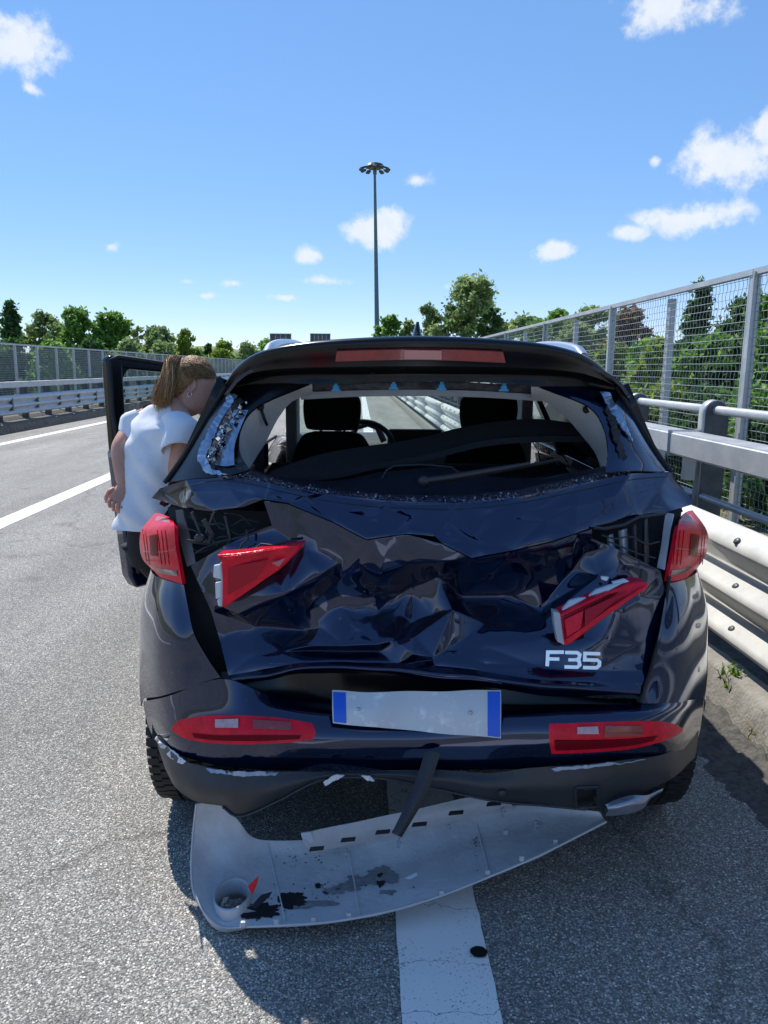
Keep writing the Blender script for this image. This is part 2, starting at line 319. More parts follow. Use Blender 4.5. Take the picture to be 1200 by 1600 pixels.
def cr(p, t):
    n = len(p)-1; x = t*n; i = min(int(x), n-1); f = x-i
    a = p[max(i-1, 0)] if i > 0 else p[0]*2-p[1]
    b, c = p[i], p[i+1]
    d = p[i+2] if i+2 <= n else p[n]*2-p[n-1]
    return .5*((2*b)+(c-a)*f+(2*a-5*b+4*c-d)*f*f+(3*b-a-3*c+d)*f**3)
def V3(p, mode='Y'):
    if isinstance(p, Vector): return p
    return P(*p)
def grid_pts(rows, nu, nv):
    rows = [[V3(p) for p in r] for r in rows]
    R1 = [[cr(r, i/nu) for i in range(nu+1)] for r in rows]
    return [[cr([R1[k][i] for k in range(len(rows))], j/nv) for i in range(nu+1)] for j in range(nv+1)] if len(rows) > 2 else \
           [[R1[0][i].lerp(R1[1][i], j/nv) for i in range(nu+1)] for j in range(nv+1)]
def patch(name, rows, nu, nv, m, parent=None, solid=.003, jit=0.0, cut=None, **kw):
    g = grid_pts(rows, nu, nv); vs = [p for r in g for p in r]
    if jit: vs = [p + Vector((0, jit*noise.noise(p*9), jit*.5*noise.noise(p*9+Vector((5, 5, 5))))) for p in vs]
    w = nu+1; fs = []
    for j in range(nv):
        for i in range(nu):
            f = (j*w+i, j*w+i+1, (j+1)*w+i+1, (j+1)*w+i)
            if cut and cut(sum((vs[k] for k in f), Vector())/4): continue
            fs.append(f)
    return build(name, vs, fs, m, parent, face_cam=kw.pop('face_cam', True), solid=solid, **kw)
def box_vf(c, s):
    x, y, z = c; a, b, d = s[0]/2, s[1]/2, s[2]/2
    vs = [(x+i*a, y+j*b, z+k*d) for k in (-1, 1) for j in (-1, 1) for i in (-1, 1)]
    return vs, [(0, 2, 3, 1), (4, 5, 7, 6), (0, 1, 5, 4), (2, 6, 7, 3), (0, 4, 6, 2), (1, 3, 7, 5)]
def box(name, c, s, m, parent=None, bevel=0.0, local=False, rot=None):
    vs, fs = box_vf((0, 0, 0), s); q = rot.to_matrix() if rot else Matrix.Identity(3)
    vs = [q @ Vector(v)+Vector(c) for v in vs]
    o = build(name, vs, fs, m, parent, smooth=False, local=local)
    if bevel:
        b = o.modifiers.new('bevel', 'BEVEL'); b.width = bevel; b.segments = 3; b.limit_method = 'ANGLE'; o.data.shade_smooth(); o.data.set_sharp_from_angle(angle=R(40))
    return o
def merge(lst):
    vs, fs = [], []
    for v, f in lst:
        k = len(vs); vs += [tuple(x) for x in v]; fs += [tuple(i+k for i in q) for q in f]
    return vs, fs
def tube_vf(pts, rad, n=8, cap=True, flat=None):
    pts = [Vector(p) for p in pts]; rs = rad if isinstance(rad, (list, tuple)) else [rad]*len(pts)
    vs, fs = [], []; up = None
    for i, p in enumerate(pts):
        t = (pts[min(i+1, len(pts)-1)]-pts[max(i-1, 0)]).normalized()
        if up is None: up = Vector((0, 0, 1)) if abs(t.z) < .9 else Vector((0, 1, 0))
        a = t.cross(up).normalized(); b = a.cross(t).normalized(); up = b
        for k in range(n):
            an = 2*math.pi*k/n; vs.append(p + a*math.cos(an)*rs[i] + b*math.sin(an)*rs[i]*(flat or 1))
    for i in range(len(pts)-1):
        for k in range(n):
            fs.append((i*n+k, i*n+(k+1) % n, (i+1)*n+(k+1) % n, (i+1)*n+k))
    if cap: fs.append(tuple(range(n-1, -1, -1))); fs.append(tuple(range(len(vs)-n, len(vs))))
    return vs, fs
def tube(name, pts, rad, m, parent=None, n=8, local=False, **kw):
    v, f = tube_vf(pts, rad, n, **kw); o = build(name, v, f, m, parent, local=local); o.data.set_sharp_from_angle(angle=R(50)); return o
def loft_vf(rings, n=24, cap=True):
    # ring: (centre, axis a, axis b[, exponent])
    vs, fs = [], []
    for r in rings:
        c, a, b = Vector(r[0]), Vector(r[1]), Vector(r[2]); e = r[3] if len(r) > 3 else 1.0
        for k in range(n):
            an = 2*math.pi*k/n; co, si = math.cos(an), math.sin(an)
            vs.append(c + a*math.copysign(abs(co)**e, co) + b*math.copysign(abs(si)**e, si))
    for i in range(len(rings)-1):
        for k in range(n): fs.append((i*n+k, i*n+(k+1) % n, (i+1)*n+(k+1) % n, (i+1)*n+k))
    if cap: fs.append(tuple(range(n-1, -1, -1))); fs.append(tuple(range(len(vs)-n, len(vs))))
    return vs, fs
def smooth_rings(rings, k=4):
    out = []; n = len(rings)-1
    for i in range(n*k+1):
        t = i/(n*k); out.append(tuple(cr([Vector(r[j]) for r in rings], t) for j in range(3)))
    return out
def extrude_poly(name, pts, depth, m, parent=None, bevel=0.0):
    # pts: world points of the front outline; depth: vector to the back
    n = len(pts); vs = [Vector(p) for p in pts]+[Vector(p)+depth for p in pts]
    fs = [tuple(range(n)), tuple(range(2*n-1, n-1, -1))]+[(i, i+n, (i+1) % n+n, (i+1) % n) for i in range(n)]
    o = build(name, vs, fs, m, parent, smooth=False)
    bm = bmesh.new(); bm.from_mesh(o.data); bmesh.ops.recalc_face_normals(bm, faces=bm.faces); bm.to_mesh(o.data); bm.free()
    if bevel:
        b = o.modifiers.new('bevel', 'BEVEL'); b.width = bevel; b.segments = 3; o.data.shade_smooth(); o.data.set_sharp_from_angle(angle=R(35))
    return o

def crumple(name, outline, inner, creases, m, parent, levels=3, iters=2, jit=.002, jscale=14, solid=.002, fold=26):
    """bent sheet metal: control points (px, py, Y) are triangulated, subdivided and relaxed; listed creases stay sharp"""
    pts = outline+inner; n = len(outline)
    idx = {i: i for i in range(len(pts))}
    edges = [(i, (i+1) % n) for i in range(n)]+creases
    v2, e2, f2, ov, oe, of = delaunay_2d_cdt([Vector((p[0], p[1])) for p in pts], edges, [tuple(range(n))], 1, 1e-4)
    Y = []
    for k, v in enumerate(v2):
        if ov[k]: Y.append(pts[ov[k][0]][2])
        else:
            ds = sorted(((Vector((p[0], p[1]))-v).length+1e-3, p[2]) for p in pts)[:2]
            Y.append((ds[0][1]/ds[0][0]+ds[1][1]/ds[1][0])/(1/ds[0][0]+1/ds[1][0]))
    bm = bmesh.new(); bv = [bm.verts.new((v.x, v.y, Y[k]*1000)) for k, v in enumerate(v2)]
    lay = bm.edges.layers.float.new('sharp')
    for f in f2: bm.faces.new([bv[i] for i in f])
    bmesh.ops.triangulate(bm, faces=bm.faces)
    pos = {tuple(round(c, 2) for c in (p[0], p[1])): 1 for p in pts}
    crs = [(Vector(pts[a][:2]), Vector(pts[b][:2])) for a, b in creases]
    bm.normal_update(); W3 = {v: P(v.co.x, v.co.y, v.co.z/1000) for v in bm.verts}
    def fn(f): a, b_, c_ = [W3[v] for v in f.verts[:3]]; return (b_-a).cross(c_-a).normalized()
    for e in bm.edges:
        if len(e.link_faces) == 2:
            n1_, n2_ = fn(e.link_faces[0]), fn(e.link_faces[1])
            if n1_.dot(n2_) < math.cos(R(fold)): crs.append((e.verts[0].co.xy.copy(), e.verts[1].co.xy.copy()))
    for _ in range(levels):
        bmesh.ops.subdivide_edges(bm, edges=bm.edges[:], cuts=1, use_grid_fill=True)
        bmesh.ops.triangulate(bm, faces=[f for f in bm.faces if len(f.verts) > 3])
    def on_crease(v):
        q = Vector((v.co.x, v.co.y))
        for a, b in crs:
            ab = b-a; t = max(0, min(1, (q-a).dot(ab)/ab.length_squared))
            if (a+ab*t-q).length < .6: return True
        return False
    fixed = {v.index: on_crease(v) for v in bm.verts} if not bm.verts.index_update() else {}
    keep = {v: on_crease(v) for v in bm.verts}
    bm.verts.index_update(); nv = len(bm.verts)
    z = np.array([v.co.z for v in bm.verts]); ee = np.array([[e.verts[0].index, e.verts[1].index] for e in bm.edges])
    wt = np.array([.10 if keep[v] else (.3 if v.is_boundary else .85) for v in bm.verts]); ii = np.concatenate([ee[:, 0], ee[:, 1]]); jj = np.concatenate([ee[:, 1], ee[:, 0]])
    deg = np.bincount(ii, minlength=nv)
    for _ in range(iters): z = z*(1-wt)+wt*np.bincount(ii, weights=z[jj], minlength=nv)/deg
    for v in bm.verts: v.co.z = z[v.index]
    bm.verts.index_update()
    vs = []
    for v in bm.verts:
        p = P(v.co.x, v.co.y, v.co.z/1000)
        j = 0 if v.is_boundary else 1
        vs.append(p+Vector((0, j*jit*(noise.noise(p*jscale)+.5*noise.noise(p*jscale*2.3)), 0)))
    fs = [[v.index for v in f.verts] for f in bm.faces]; bm.free()
    return build(name, vs, fs, m, parent, face_cam=True, solid=solid)

from mathutils.bvhtree import BVHTree
_BV = {}
def bvh(o):
    if o.name not in _BV:
        off = wloc(o); _BV[o.name] = BVHTree.FromPolygons([v.co+off for v in o.data.vertices], [tuple(p.vertices) for p in o.data.polygons])
    return _BV[o.name]
def SF(o, px, py, off=.004, dflt=None):
    """point where the sight line of a pixel meets surface o, lifted off it by off"""
    d = pix_dir(px, py).normalized(); h = bvh(o).ray_cast(Vector((0, 0, CAMZ)), d)
    if h[0] is None:
        n = bvh(o).find_nearest(P(px, py, dflt or 2.1)); return P(px, py, n[0].y)-d*off
    return h[0]-d*off
def on_patch(o, name, rows, nu, nv, m, off, solid=.002, **kw):
    """a patch outlined in pixels and laid on surface o"""
    rr = []
    rows = [[Vector(p) for p in r] for r in rows]
    R1 = [[cr(r, i/nu) for i in range(nu+1)] for r in rows]
    g = [[cr([R1[k][i] for k in range(len(rows))], j/nv) if len(rows) > 2 else R1[0][i].lerp(R1[1][i], j/nv) for i in range(nu+1)] for j in range(nv+1)]
    vs = [SF(o, p.x, p.y, off) for r in g for p in r]; w = nu+1
    fs = [(j*w+i, j*w+i+1, (j+1)*w+i+1, (j+1)*w+i) for j in range(nv) for i in range(nu)]
    return build(name, vs, fs, m, kw.get('parent', o), face_cam=True, solid=solid)

# ================================================================== THE SETTING
TH = R(1.9)                                   # the road runs slightly to the left of the car's axis
RM = Matrix.Rotation(TH, 3, 'Z')
def rw(x, y, z=0.0): return RM @ Vector((x, y, z))
def to_road(v): return RM.transposed() @ v
def structure(name, verts, faces, m, **kw):
    o = build(name, verts, faces, m, None, **kw); o.rotation_euler = (0, 0, TH); return tag(o, kind='structure')
def strip(x0, x1, y0, y1, z, n=1):
    vs = []; 
    for i in range(n+1):
        y = y0+(y1-y0)*i/n; vs += [(x0, y, z), (x1, y, z)]
    return vs, [(2*i, 2*i+1, 2*i+3, 2*i+2) for i in range(n)]

# terrain sheet to the horizon
xs = np.concatenate([np.linspace(-2500, -160, 14), np.linspace(-140, 140, 57), np.linspace(160, 2500, 14)])
ys = np.concatenate([np.linspace(-1500, -60, 8), np.linspace(-40, 480, 66), np.linspace(520, 4500, 20)])
def terr(x, y):
    z = -.10
    z += 10*math.exp(-((x+62)/34)**2-((y-330)/60)**2) + 5*math.exp(-((x+150)/60)**2-((y-300)/90)**2)
    d = max(0, abs(x+3.4)-9); z -= .5*min(1, d/8)
    z += .12*noise.noise(Vector((x*.05, y*.05, 0)))*min(1, d/6)
    return z
vs = [(x, y, terr(x, y)) for y in ys for x in xs]; w = len(xs)
fs = [(j*w+i, j*w+i+1, (j+1)*w+i+1, (j+1)*w+i) for j in range(len(ys)-1) for i in range(w-1)]
structure('ground', vs, fs, M['meadow'])

v, f = strip(-8.02, 1.66, -70, 900, 0.0, 40); structure('road', v, f, M['asphalt'], smooth=False)
def painted(name, x0, x1, y0, y1, z=.004):
    """painted line with slightly ragged edges"""
    n = int((min(y1, 60)-y0)/.05); vs = []; ys_ = [y0+i*.05 for i in range(n+1)]+([y1] if y1 > 60 else [])
    for y in ys_:
        a = .004*noise.noise(Vector((x0*7, y*9, 0)))+.003*noise.noise(Vector((x0*7, y*40, 3)))
        b = .004*noise.noise(Vector((x1*7, y*9, 5)))+.003*noise.noise(Vector((x1*7, y*40, 8)))
        vs += [(x0+a, y, z), (x1+b, y, z)]
    return structure(name, vs, [(2*i, 2*i+1, 2*i+3, 2*i+2) for i in range(len(ys_)-1)], M['line'], smooth=False)
edge_line = painted('edge_line', .108, .348, -20, 500)
painted('lane_line', -3.67, -3.44, 2, 500); painted('left_edge_line', -7.22, -7.0, 2, 500)
# little black blot on the paint
c = to_road(G(748, 1487, .008)); vs = [(c.x, c.y, .0085)]
for k in range(22):
    a = 2*math.pi*k/22; r = 1+.14*noise.noise(Vector((math.cos(a)*2, math.sin(a)*2, 4)))
    vs.append((c.x+.0235*r*math.cos(a), c.y+.021*r*math.sin(a), .0085))
build('oil_spot', vs, [(0, k+1, (k+1) % 22+1) for k in range(22)], M['oil'], edge_line, local=True)

# right kerb, verge and broken edge
def kerb(name, prof, y0, y1, step, m, seam=2.0):
    """concrete kerb in blocks: each block its own piece"""
    root = empty(name, (0, 0, 0), kind='structure', rz=TH)
    y = y0; k = 0
    while y < y1:
        L = seam if y < 40 else 40.0
        n = max(1, int(L/step)) if y < 14 else 1; vs, fs = [], []; w = len(prof)
        for j in range(n+1):
            yy = y+.006+(L-.012)*j/n
            for (x, z) in prof:
                q = .010*noise.noise(Vector((x*6, yy*5, z*6)))+.006*noise.noise(Vector((x*20, yy*19, z*20))) if y < 14 else 0
                vs.append((x+q*(1 if x < 50 else 0), yy, z+q*.8))
        for j in range(n):
            for i in range(w-1): fs.append((j*w+i, (j+1)*w+i, (j+1)*w+i+1, j*w+i+1))
        fs.append(tuple(range(w))); fs.append(tuple(range((n+1)*w-1, n*w-1, -1)))
        build('kerb_block', vs, fs, m, root, local=True).data.set_sharp_from_angle(angle=R(40)); y += L; k += 1
    return root
kerb('right_kerb', [(1.645, -.02), (1.648, .03), (1.672, .11), (1.69, .165), (1.70, .178), (1.73, .185), (1.80, .185), (1.80, -.02)], -6, 200, .08, M['concrete'])
v, f = strip(1.80, 2.62, -20, 300, .172, 1)
structure('verge', v, f, mat('broken_verge_asphalt', (.035, .035, .037), .9, col2=(.10, .095, .085), nscale=22, ndetail=8, bump=1.0, bscale=30), smooth=False)
v, f = strip(2.62, 7.5, -20, 300, .06, 1); structure('embankment', v, f, M['soil_grass'], smooth=False)
kerb('left_kerb', [(-9.7, -.02), (-9.7, .2), (-8.2, .21), (-8.06, .19), (-8.03, .1), (-8.0, -.02)][::-1], 6, 200, .2, M['dirt'])
# crumbled dirt strip at the foot of the right kerb
def crumb_strip(name, x0, x1, y0, y1, h, m, seed):
    n, w = int((y1-y0)/.025), 10; vs, fs = [], []
    for j in range(n+1):
        for i in range(w+1):
            t = i/w; x = x0+(x1-x0)*t; y = y0+(y1-y0)*j/n
            q = Vector((x*13, y*13, seed)); e = 1-abs(1-t)**.6 if True else 1
            lim = .5+.5*noise.noise(Vector((0, y*3.1, seed)))+.35*noise.noise(Vector((x*9, y*13, seed)))+.2*noise.noise(Vector((x*30, y*37, seed)))
            hh = h*max(0, t-.45*lim)*(1+1.2*abs(noise.noise(q))+.6*noise.noise(q*2.6))
            vs.append((x, y, hh-.004+.004*(t > .3)))
    for j in range(n):
        for i in range(w):
            k = j*(w+1)+i; fs.append((k, k+1, k+w+2, k+w+1))
    return structure(name, vs, fs, m)
crumb_strip('kerb_dirt', 1.30, 1.652, 1.5, 9, .035, mat('crumbled_asphalt', (.05, .05, .052), .9, col2=(.13, .12, .1), nscale=30, ndetail=8, bump=1.0, bscale=55), 2)
# loose stones
def stones(name, pts, m, label):
    vs, fs = [], []
    for (x, y, z, s) in pts:
        k = len(vs); q = Matrix.Rotation(random.uniform(0, 6), 3, 'Z')
        for a in ((1, 0, 0), (-1, 0, 0), (0, 1, 0), (0, -1, 0), (0, 0, 1), (.3, .2, -.6)):
            u = Vector(a)*s*random.uniform(.6, 1.25); u.z *= .6; vs.append(Vector((x, y, z+s*.3))+q @ u)
        for t in ((0, 2, 4), (2, 1, 4), (1, 3, 4), (3, 0, 4), (2, 0, 5), (1, 2, 5), (3, 1, 5), (0, 3, 5)): fs.append(tuple(k+i for i in t))
    o = structure(name, vs, fs, m, smooth=False); tag(o, label, 'stones', kind='stuff'); return o
pp = [(1.64-abs(random.gauss(0, .16)), random.uniform(1.2, 6), .004, random.choice((.003, .004, .006, .010))) for _ in range(260)]
pp += [(random.uniform(.5, 1.6), random.uniform(1.2, 4.5), .001, random.choice((.002, .003, .004))) for _ in range(140)]
stones('loose_stones', pp, M['stone'], 'small pale loose stones scattered along the foot of the right kerb')
pp = [(random.uniform(-9.2, -8.0), random.uniform(8, 40), .2, random.choice((.015, .025, .04))) for _ in range(260)]
stones('roadside_rubble', pp, M['stone'], 'rubble lying on the dirt under the far left guardrail')

# ------------------------------------------------------------------ foliage
def leaf_cloud(pts, size, up=.3, seed=0, asp=.62):
    """pts (n,3) leaf centres -> quads with random orientation"""
    g = np.random.default_rng(seed); n = len(pts)
    nrm = g.normal(size=(n, 3)); nrm[:, 2] += up; nrm /= np.linalg.norm(nrm, axis=1, keepdims=True)
    t = g.normal(size=(n, 3)); a = np.cross(nrm, t); a /= np.linalg.norm(a, axis=1, keepdims=True); b = np.cross(nrm, a)
    s = size*g.uniform(.6, 1.35, size=(n, 1))
    a = a*s; b = b*s*asp
    vs = np.stack([pts-a, pts-b*.9+a*.1, pts+a, pts+b*.9+a*.1], axis=1).reshape(-1, 3)
    return vs
def quads_mesh(name, vs, m, parent, local=True):
    n = len(vs)//4; me = bpy.data.meshes.new(name)
    me.vertices.add(len(vs)); me.vertices.foreach_set('co', vs.astype(np.float32).ravel())
    me.loops.add(len(vs)); me.loops.foreach_set('vertex_index', np.arange(len(vs), dtype=np.int32))
    me.polygons.add(n); me.polygons.foreach_set('loop_start', np.arange(0, len(vs), 4, dtype=np.int32))
    me.update(calc_edges=True); me.materials.append(m)
    o = bpy.data.objects.new(name, me); COL.objects.link(o); o.parent = parent; return o
def blob_pts(g, blobs, n, shell=.35):
    w = np.array([b[3]*b[4]*b[5] for b in blobs])**.7; w /= w.sum(); out = []
    for b, k in zip(blobs, (w*n).astype(int)):
        d = g.normal(size=(k, 3)); d /= np.linalg.norm(d, axis=1, keepdims=True)
        r = shell+(1-shell)*g.random((k, 1))**.6
        r *= 1+.18*np.sin(d[:, :1]*7+b[0])*np.cos(d[:, 2:]*6+b[1])+.16*g.normal(size=(k, 1))
        out.append(np.array(b[:3])+d*r*np.array(b[3:6]))
    return np.concatenate(out)
def tree(name, base, h, rad, m, label, n=5000, leaf=.16, shape='round', seed=0, crown_lo=.25, cat='tree', group=None, blobs_n=14, trunk_r=None):
    g = np.random.default_rng(seed); root = empty(name, base, label, cat, group)
    blobs = []; lo = h*crown_lo; K = int(blobs_n*4)
    ph1, ph2, ph3 = g.random(3)*6.28
    for i in range(K):
        t = (i+g.random())/K; a = g.random()*6.283
        if shape == 'cone': env = (1.02-t)**.6
        elif shape == 'poplar': env = math.sin(math.pi*(.12+.8*t))**.6
        elif shape == 'bush': env = 1-t**2.4*.8
        else: env = math.sqrt(max(.06, 1-((t-.40)/.62)**2))
        lobe = 1+.26*math.sin(2*a+ph1+5*t)+.20*math.sin(3*a+ph2-7*t)+.15*math.sin(11*t+ph3)
        s = rad*g.uniform(.08, .24)*(1 if shape != 'cone' else max(.5, 1.1-t))
        q = max(0, rad*env*lobe-s*.6)*(g.random()**.42)
        z = (lo+(h-lo)*t) if shape != 'bush' else h*(.06+.9*t)
        blobs.append((q*math.cos(a), q*math.sin(a), min(z, h-s*.7), s*1.15, s*1.15, s*g.uniform(.6, .95)))
    pts = blob_pts(g, blobs, int(n*1.7), .1); st_ = pts[g.permutation(len(pts))[:len(pts)//2]]; pts = np.concatenate([pts, st_+g.normal(size=st_.shape)*rad*.10]); pts = pts[pts[:, 2] > .02]
    leaf = leaf*.80; blobs = sorted(blobs, key=lambda b: -b[3])
    quads_mesh('crown', leaf_cloud(pts, leaf, .25, seed+1), m, root)
    tr = trunk_r or max(.03, h*.018); parts = []
    pts0 = [(0, 0, -.1), (tr*.4, 0, h*.3), (-tr*.3, tr*.3, h*.6), (0, 0, h*.88)]
    parts.append(tube_vf([cr([Vector(p) for p in pts0], i/8) for i in range(9)], [tr*(1-.1*i) for i in range(9)], 7))
    for b in blobs[:min(16, len(blobs))]:
        z0 = max(.1*h, b[2]-.55*math.hypot(b[0], b[1])-.1*h)
        parts.append(tube_vf([(0, 0, z0), (b[0]*.5, b[1]*.5, (z0+b[2])/2+.02*h), b[:3]], [tr*.45, tr*.3, tr*.1], 5))
    v, f = merge(parts); build('trunk', v, f, M['bark'], root, local=True)
    return root
def gz(v): return Vector((v.x, v.y, -.3))
def place_tree(name, px, ytop, Y, hw_px, m, label, zb=None, **kw):
    top = P(px, ytop, Y); zb = -.5 if zb is None else zb; h = top.z-zb
    return tree(name, (top.x, top.y, zb), h, hw_px/FPX*Y, m, label, **kw)

# trees along the far left side (px of the crown centre, top row, distance, half width)
place_tree('poplar_tree', 14, 473, 62, 30, DARK, 'tall dark conical tree at the far left edge, behind the left mesh fence', shape='cone', n=5200, leaf=.24, seed=3, crown_lo=.08, blobs_n=22, group='trees behind the left fence')
place_tree('tree', 68, 490, 66, 34, OLIVE, 'pale olive tree between the dark conical tree and the round dark green one', n=5200, leaf=.24, seed=4, crown_lo=.1, blobs_n=18, group='trees behind the left fence')
place_tree('tree', 118, 483, 60, 30, GREEN, 'round dark green tree standing tallest in the middle of the left row', n=6500, leaf=.22, seed=5, crown_lo=.1, blobs_n=20, group='trees behind the left fence')
place_tree('tree', 172, 491, 62, 37, GREEN, 'broad leafy tree just left of the open car door frame', n=6500, leaf=.23, seed=6, crown_lo=.1, blobs_n=20, group='trees behind the left fence')
place_tree('bare_tree', 214, 511, 75, 18, OLIVE, 'thin sparse tree with bare twigs above the open car door', n=700, leaf=.2, seed=7, crown_lo=.3, blobs_n=9, group='trees behind the left fence')
place_tree('tree', 244, 513, 72, 30, OLIVE, 'wispy grey-green tree above the top corner of the open door', n=4200, leaf=.24, seed=8, crown_lo=.1, blobs_n=16, group='trees behind the left fence')
place_tree('tree', 288, 517, 58, 19, LIGHT, 'small bright green tree directly above the head of the person', n=3800, leaf=.19, seed=9, crown_lo=.1, blobs_n=14, group='trees behind the left fence')
place_tree('dark_tree', 324, 538, 70, 12, DARK, 'small dark narrow tree just right of the head of the person', n=1800, leaf=.2, seed=10, crown_lo=.05, blobs_n=9, group='trees behind the left fence')
place_tree('shrub', 350, 533, 95, 24, LIGHT, 'yellow-green shrub on the slope right of the person', n=3200, leaf=.28, seed=11, crown_lo=.05, shape='bush', group='trees behind the left fence')
place_tree('shrub', 385, 538, 120, 30, OLIVE, 'low olive shrub on the slope left of the rear spoiler corner', n=3000, leaf=.34, seed=12, crown_lo=.05, shape='bush', group='trees behind the left fence')
place_tree('shrub', 418, 531, 190, 26, GREEN, 'distant green bush under the left road sign back', n=2400, leaf=.5, seed=13, crown_lo=.05, shape='bush', group='trees behind the left fence')
for i, (px, yt, Y, hw, mm) in enumerate([(20, 530, 52, 40, DARK), (80, 532, 50, 40, GREEN), (140, 530, 52, 36, DARK), (200, 533, 54, 36, OLIVE), (255, 536, 56, 34, OLIVE), (305, 545, 60, 26, GREEN), (345, 548, 64, 30, LIGHT)]):
    place_tree('hedge_shrub', px, yt, Y, hw, mm, 'low %s shrub behind the left mesh fence, %s of its row' % (('dark', 'green', 'dark', 'olive', 'olive', 'green', 'yellow-green')[i], ('leftmost', 'second from the left', 'third from the left', 'fourth from the left', 'fifth from the left', 'sixth from the left', 'rightmost')[i]), n=3600, leaf=.2, seed=20+i, shape='bush', crown_lo=.02, group='shrubs behind the left fence')
# middle distance, right of the mast
place_tree('tree', 735, 436, 96, 50, OLIVE, 'tallest broad tree rising above the car roof right of the mast', n=12000, leaf=.34, seed=31, crown_lo=.02, blobs_n=26, group='trees beyond the road')
place_tree('tree', 672, 480, 100, 24, OLIVE, 'pale tree just right of the roof aerial', n=4200, leaf=.34, seed=32, crown_lo=.08, blobs_n=16, group='trees beyond the road')
place_tree('tree', 612, 495, 104, 24, GREEN, 'middle-sized green tree at the foot of the mast', n=4200, leaf=.36, seed=33, crown_lo=.08, blobs_n=16, group='trees beyond the road')
place_tree('tree', 640, 503, 106, 22, OLIVE, 'small tree behind the roof aerial', n=3600, leaf=.36, seed=34, crown_lo=.08, blobs_n=14, group='trees beyond the road')
place_tree('tree', 770, 482, 90, 20, DARK, 'small dark tree against the right flank of the tallest tree', n=3200, leaf=.3, seed=35, crown_lo=.08, blobs_n=12, group='trees beyond the road')
# behind the right mesh fence
rt = [('tree', 826, 497, 62, 26, OLIVE, 'dull olive tree far along the right mesh fence', 'round', 4000, .24),
      ('tree', 872, 488, 44, 26, GREEN, 'green tree behind the fence above the right roof rail', 'round', 5200, .19),
      ('tree', 922, 484, 36, 30, OLIVE, 'grey-green tree behind the fence right of the roof rail', 'round', 6000, .16),
      ('brown_tree', 982, 486, 29, 32, BROWN, 'reddish brown withered tree behind the right mesh fence', 'round', 7000, .12),
      ('conifer_tree', 1096, 441, 25, 38, DARK, 'dark tall tree standing out against the sky behind the right fence', 'cone', 9000, .11),
      ('tree', 1172, 470, 21, 46, DARK, 'dark leafy tree behind the rightmost fence panel', 'round', 9500, .10),
      ('tree', 1262, 440, 18, 60, GREEN, 'large green tree cut by the right edge of the picture', 'round', 8000, .10)]
for i, (nm, px, yt, Y, hw, mm, lb, sh, n, lf) in enumerate(rt):
    place_tree(nm, px, yt, Y, hw*1.25, mm, lb, shape=sh, n=n, leaf=lf, seed=50+i, crown_lo=.06, blobs_n=22, group='trees behind the right fence', zb=-.2)
sh = [(840, 515, 40, 34, GREEN), (900, 522, 30, 40, OLIVE), (960, 552, 22, 46, LIGHT), (1010, 548, 19.5, 44, GREEN), (1035, 540, 17, 44, LIGHT), (1075, 545, 15, 52, DARK),
      (1120, 540, 13, 54, GREEN), (1165, 538, 12, 58, DARK), (1215, 530, 11, 66, GREEN), (1040, 612, 11.5, 62, LIGHT), (1110, 618, 9.6, 74, DARK), (1190, 612, 8.6, 84, GREEN), (1285, 600, 7.6, 90, DARK)]
wd = ['far end', 'second from the far end', 'third from the far end', 'fourth from the far end', 'fifth from the far end', 'sixth from the far end', 'seventh from the far end', 'eighth from the far end', 'ninth from the far end',
      'behind the first guardrail post', 'between the guardrail posts', 'behind the nearest guardrail post', 'at the right picture edge']
cn = {id(GREEN): 'green', id(OLIVE): 'olive', id(LIGHT): 'light green', id(DARK): 'dark green'}
for i, (px, yt, Y, hw, mm) in enumerate(sh):
    place_tree('hedge_shrub', px, yt-(13 if i < 9 else 4), Y, hw*1.2, mm, '%s hedge shrub behind the right fence, %s' % (cn[id(mm)], wd[i]), n=6500 if i > 4 else 4500, leaf=.016+.0052*Y, seed=70+i, shape='bush', crown_lo=.0, blobs_n=20, group='hedge behind the right fence', zb=.0 if Y < 14 else -.2)

# weeds growing out of the kerb
def tuft(name, c, h, n, m, label, seed, spread=.05, leafy=False):
    g = random.Random(seed); root = empty(name, c, label, 'weed'); vs, fs = [], []
    for i in range(n):
        a = g.uniform(0, 6.283); L = h*g.uniform(.45, 1.1); o = Vector((g.gauss(0, spread*.45), g.gauss(0, spread*.6), 0)); d = Vector((math.cos(a), math.sin(a), 0)); s = Vector((-d.y, d.x, 0))
        wd_ = (.009 if leafy else .0028)*g.uniform(.7, 1.3)
        if leafy: o.z = g.uniform(0, h*.8); L *= .4
        k = len(vs); lean = g.uniform(.3, .9)
        vs += [o-s*wd_*.5, o+s*wd_*.5, o+d*L*.3*lean+Vector((0, 0, L*.6))+s*wd_*.6, o+d*L*.3*lean+Vector((0, 0, L*.6))-s*wd_*.6, o+d*L*lean+Vector((0, 0, L*.85))]
        fs += [(k, k+1, k+2, k+3), (k+3, k+2, k+4)]
    build('blades', vs, fs, m, root, local=True); return root
def kp(px, py, z): p = G(px, py, z); return p
tuft('weed_plant', kp(1140, 1090, .06), .15, 130, M['weed'], 'bright green leafy weed growing from the right kerb face', 1, .05, True)
tuft('weed_plant', kp(1172, 1128, .02), .06, 60, M['weed'], 'low green weed at the kerb foot below the leafy one', 2, .05)
tuft('grass_tuft', kp(1192, 1160, .015), .10, 110, M['dry'], 'dry straw-coloured grass tuft at the kerb foot by the right edge', 3, .07)
tuft('grass_tuft', kp(1128, 1095, .012), .05, 60, M['dry'], 'thin dry grass in the kerb joint next to the car flank', 4, .06)

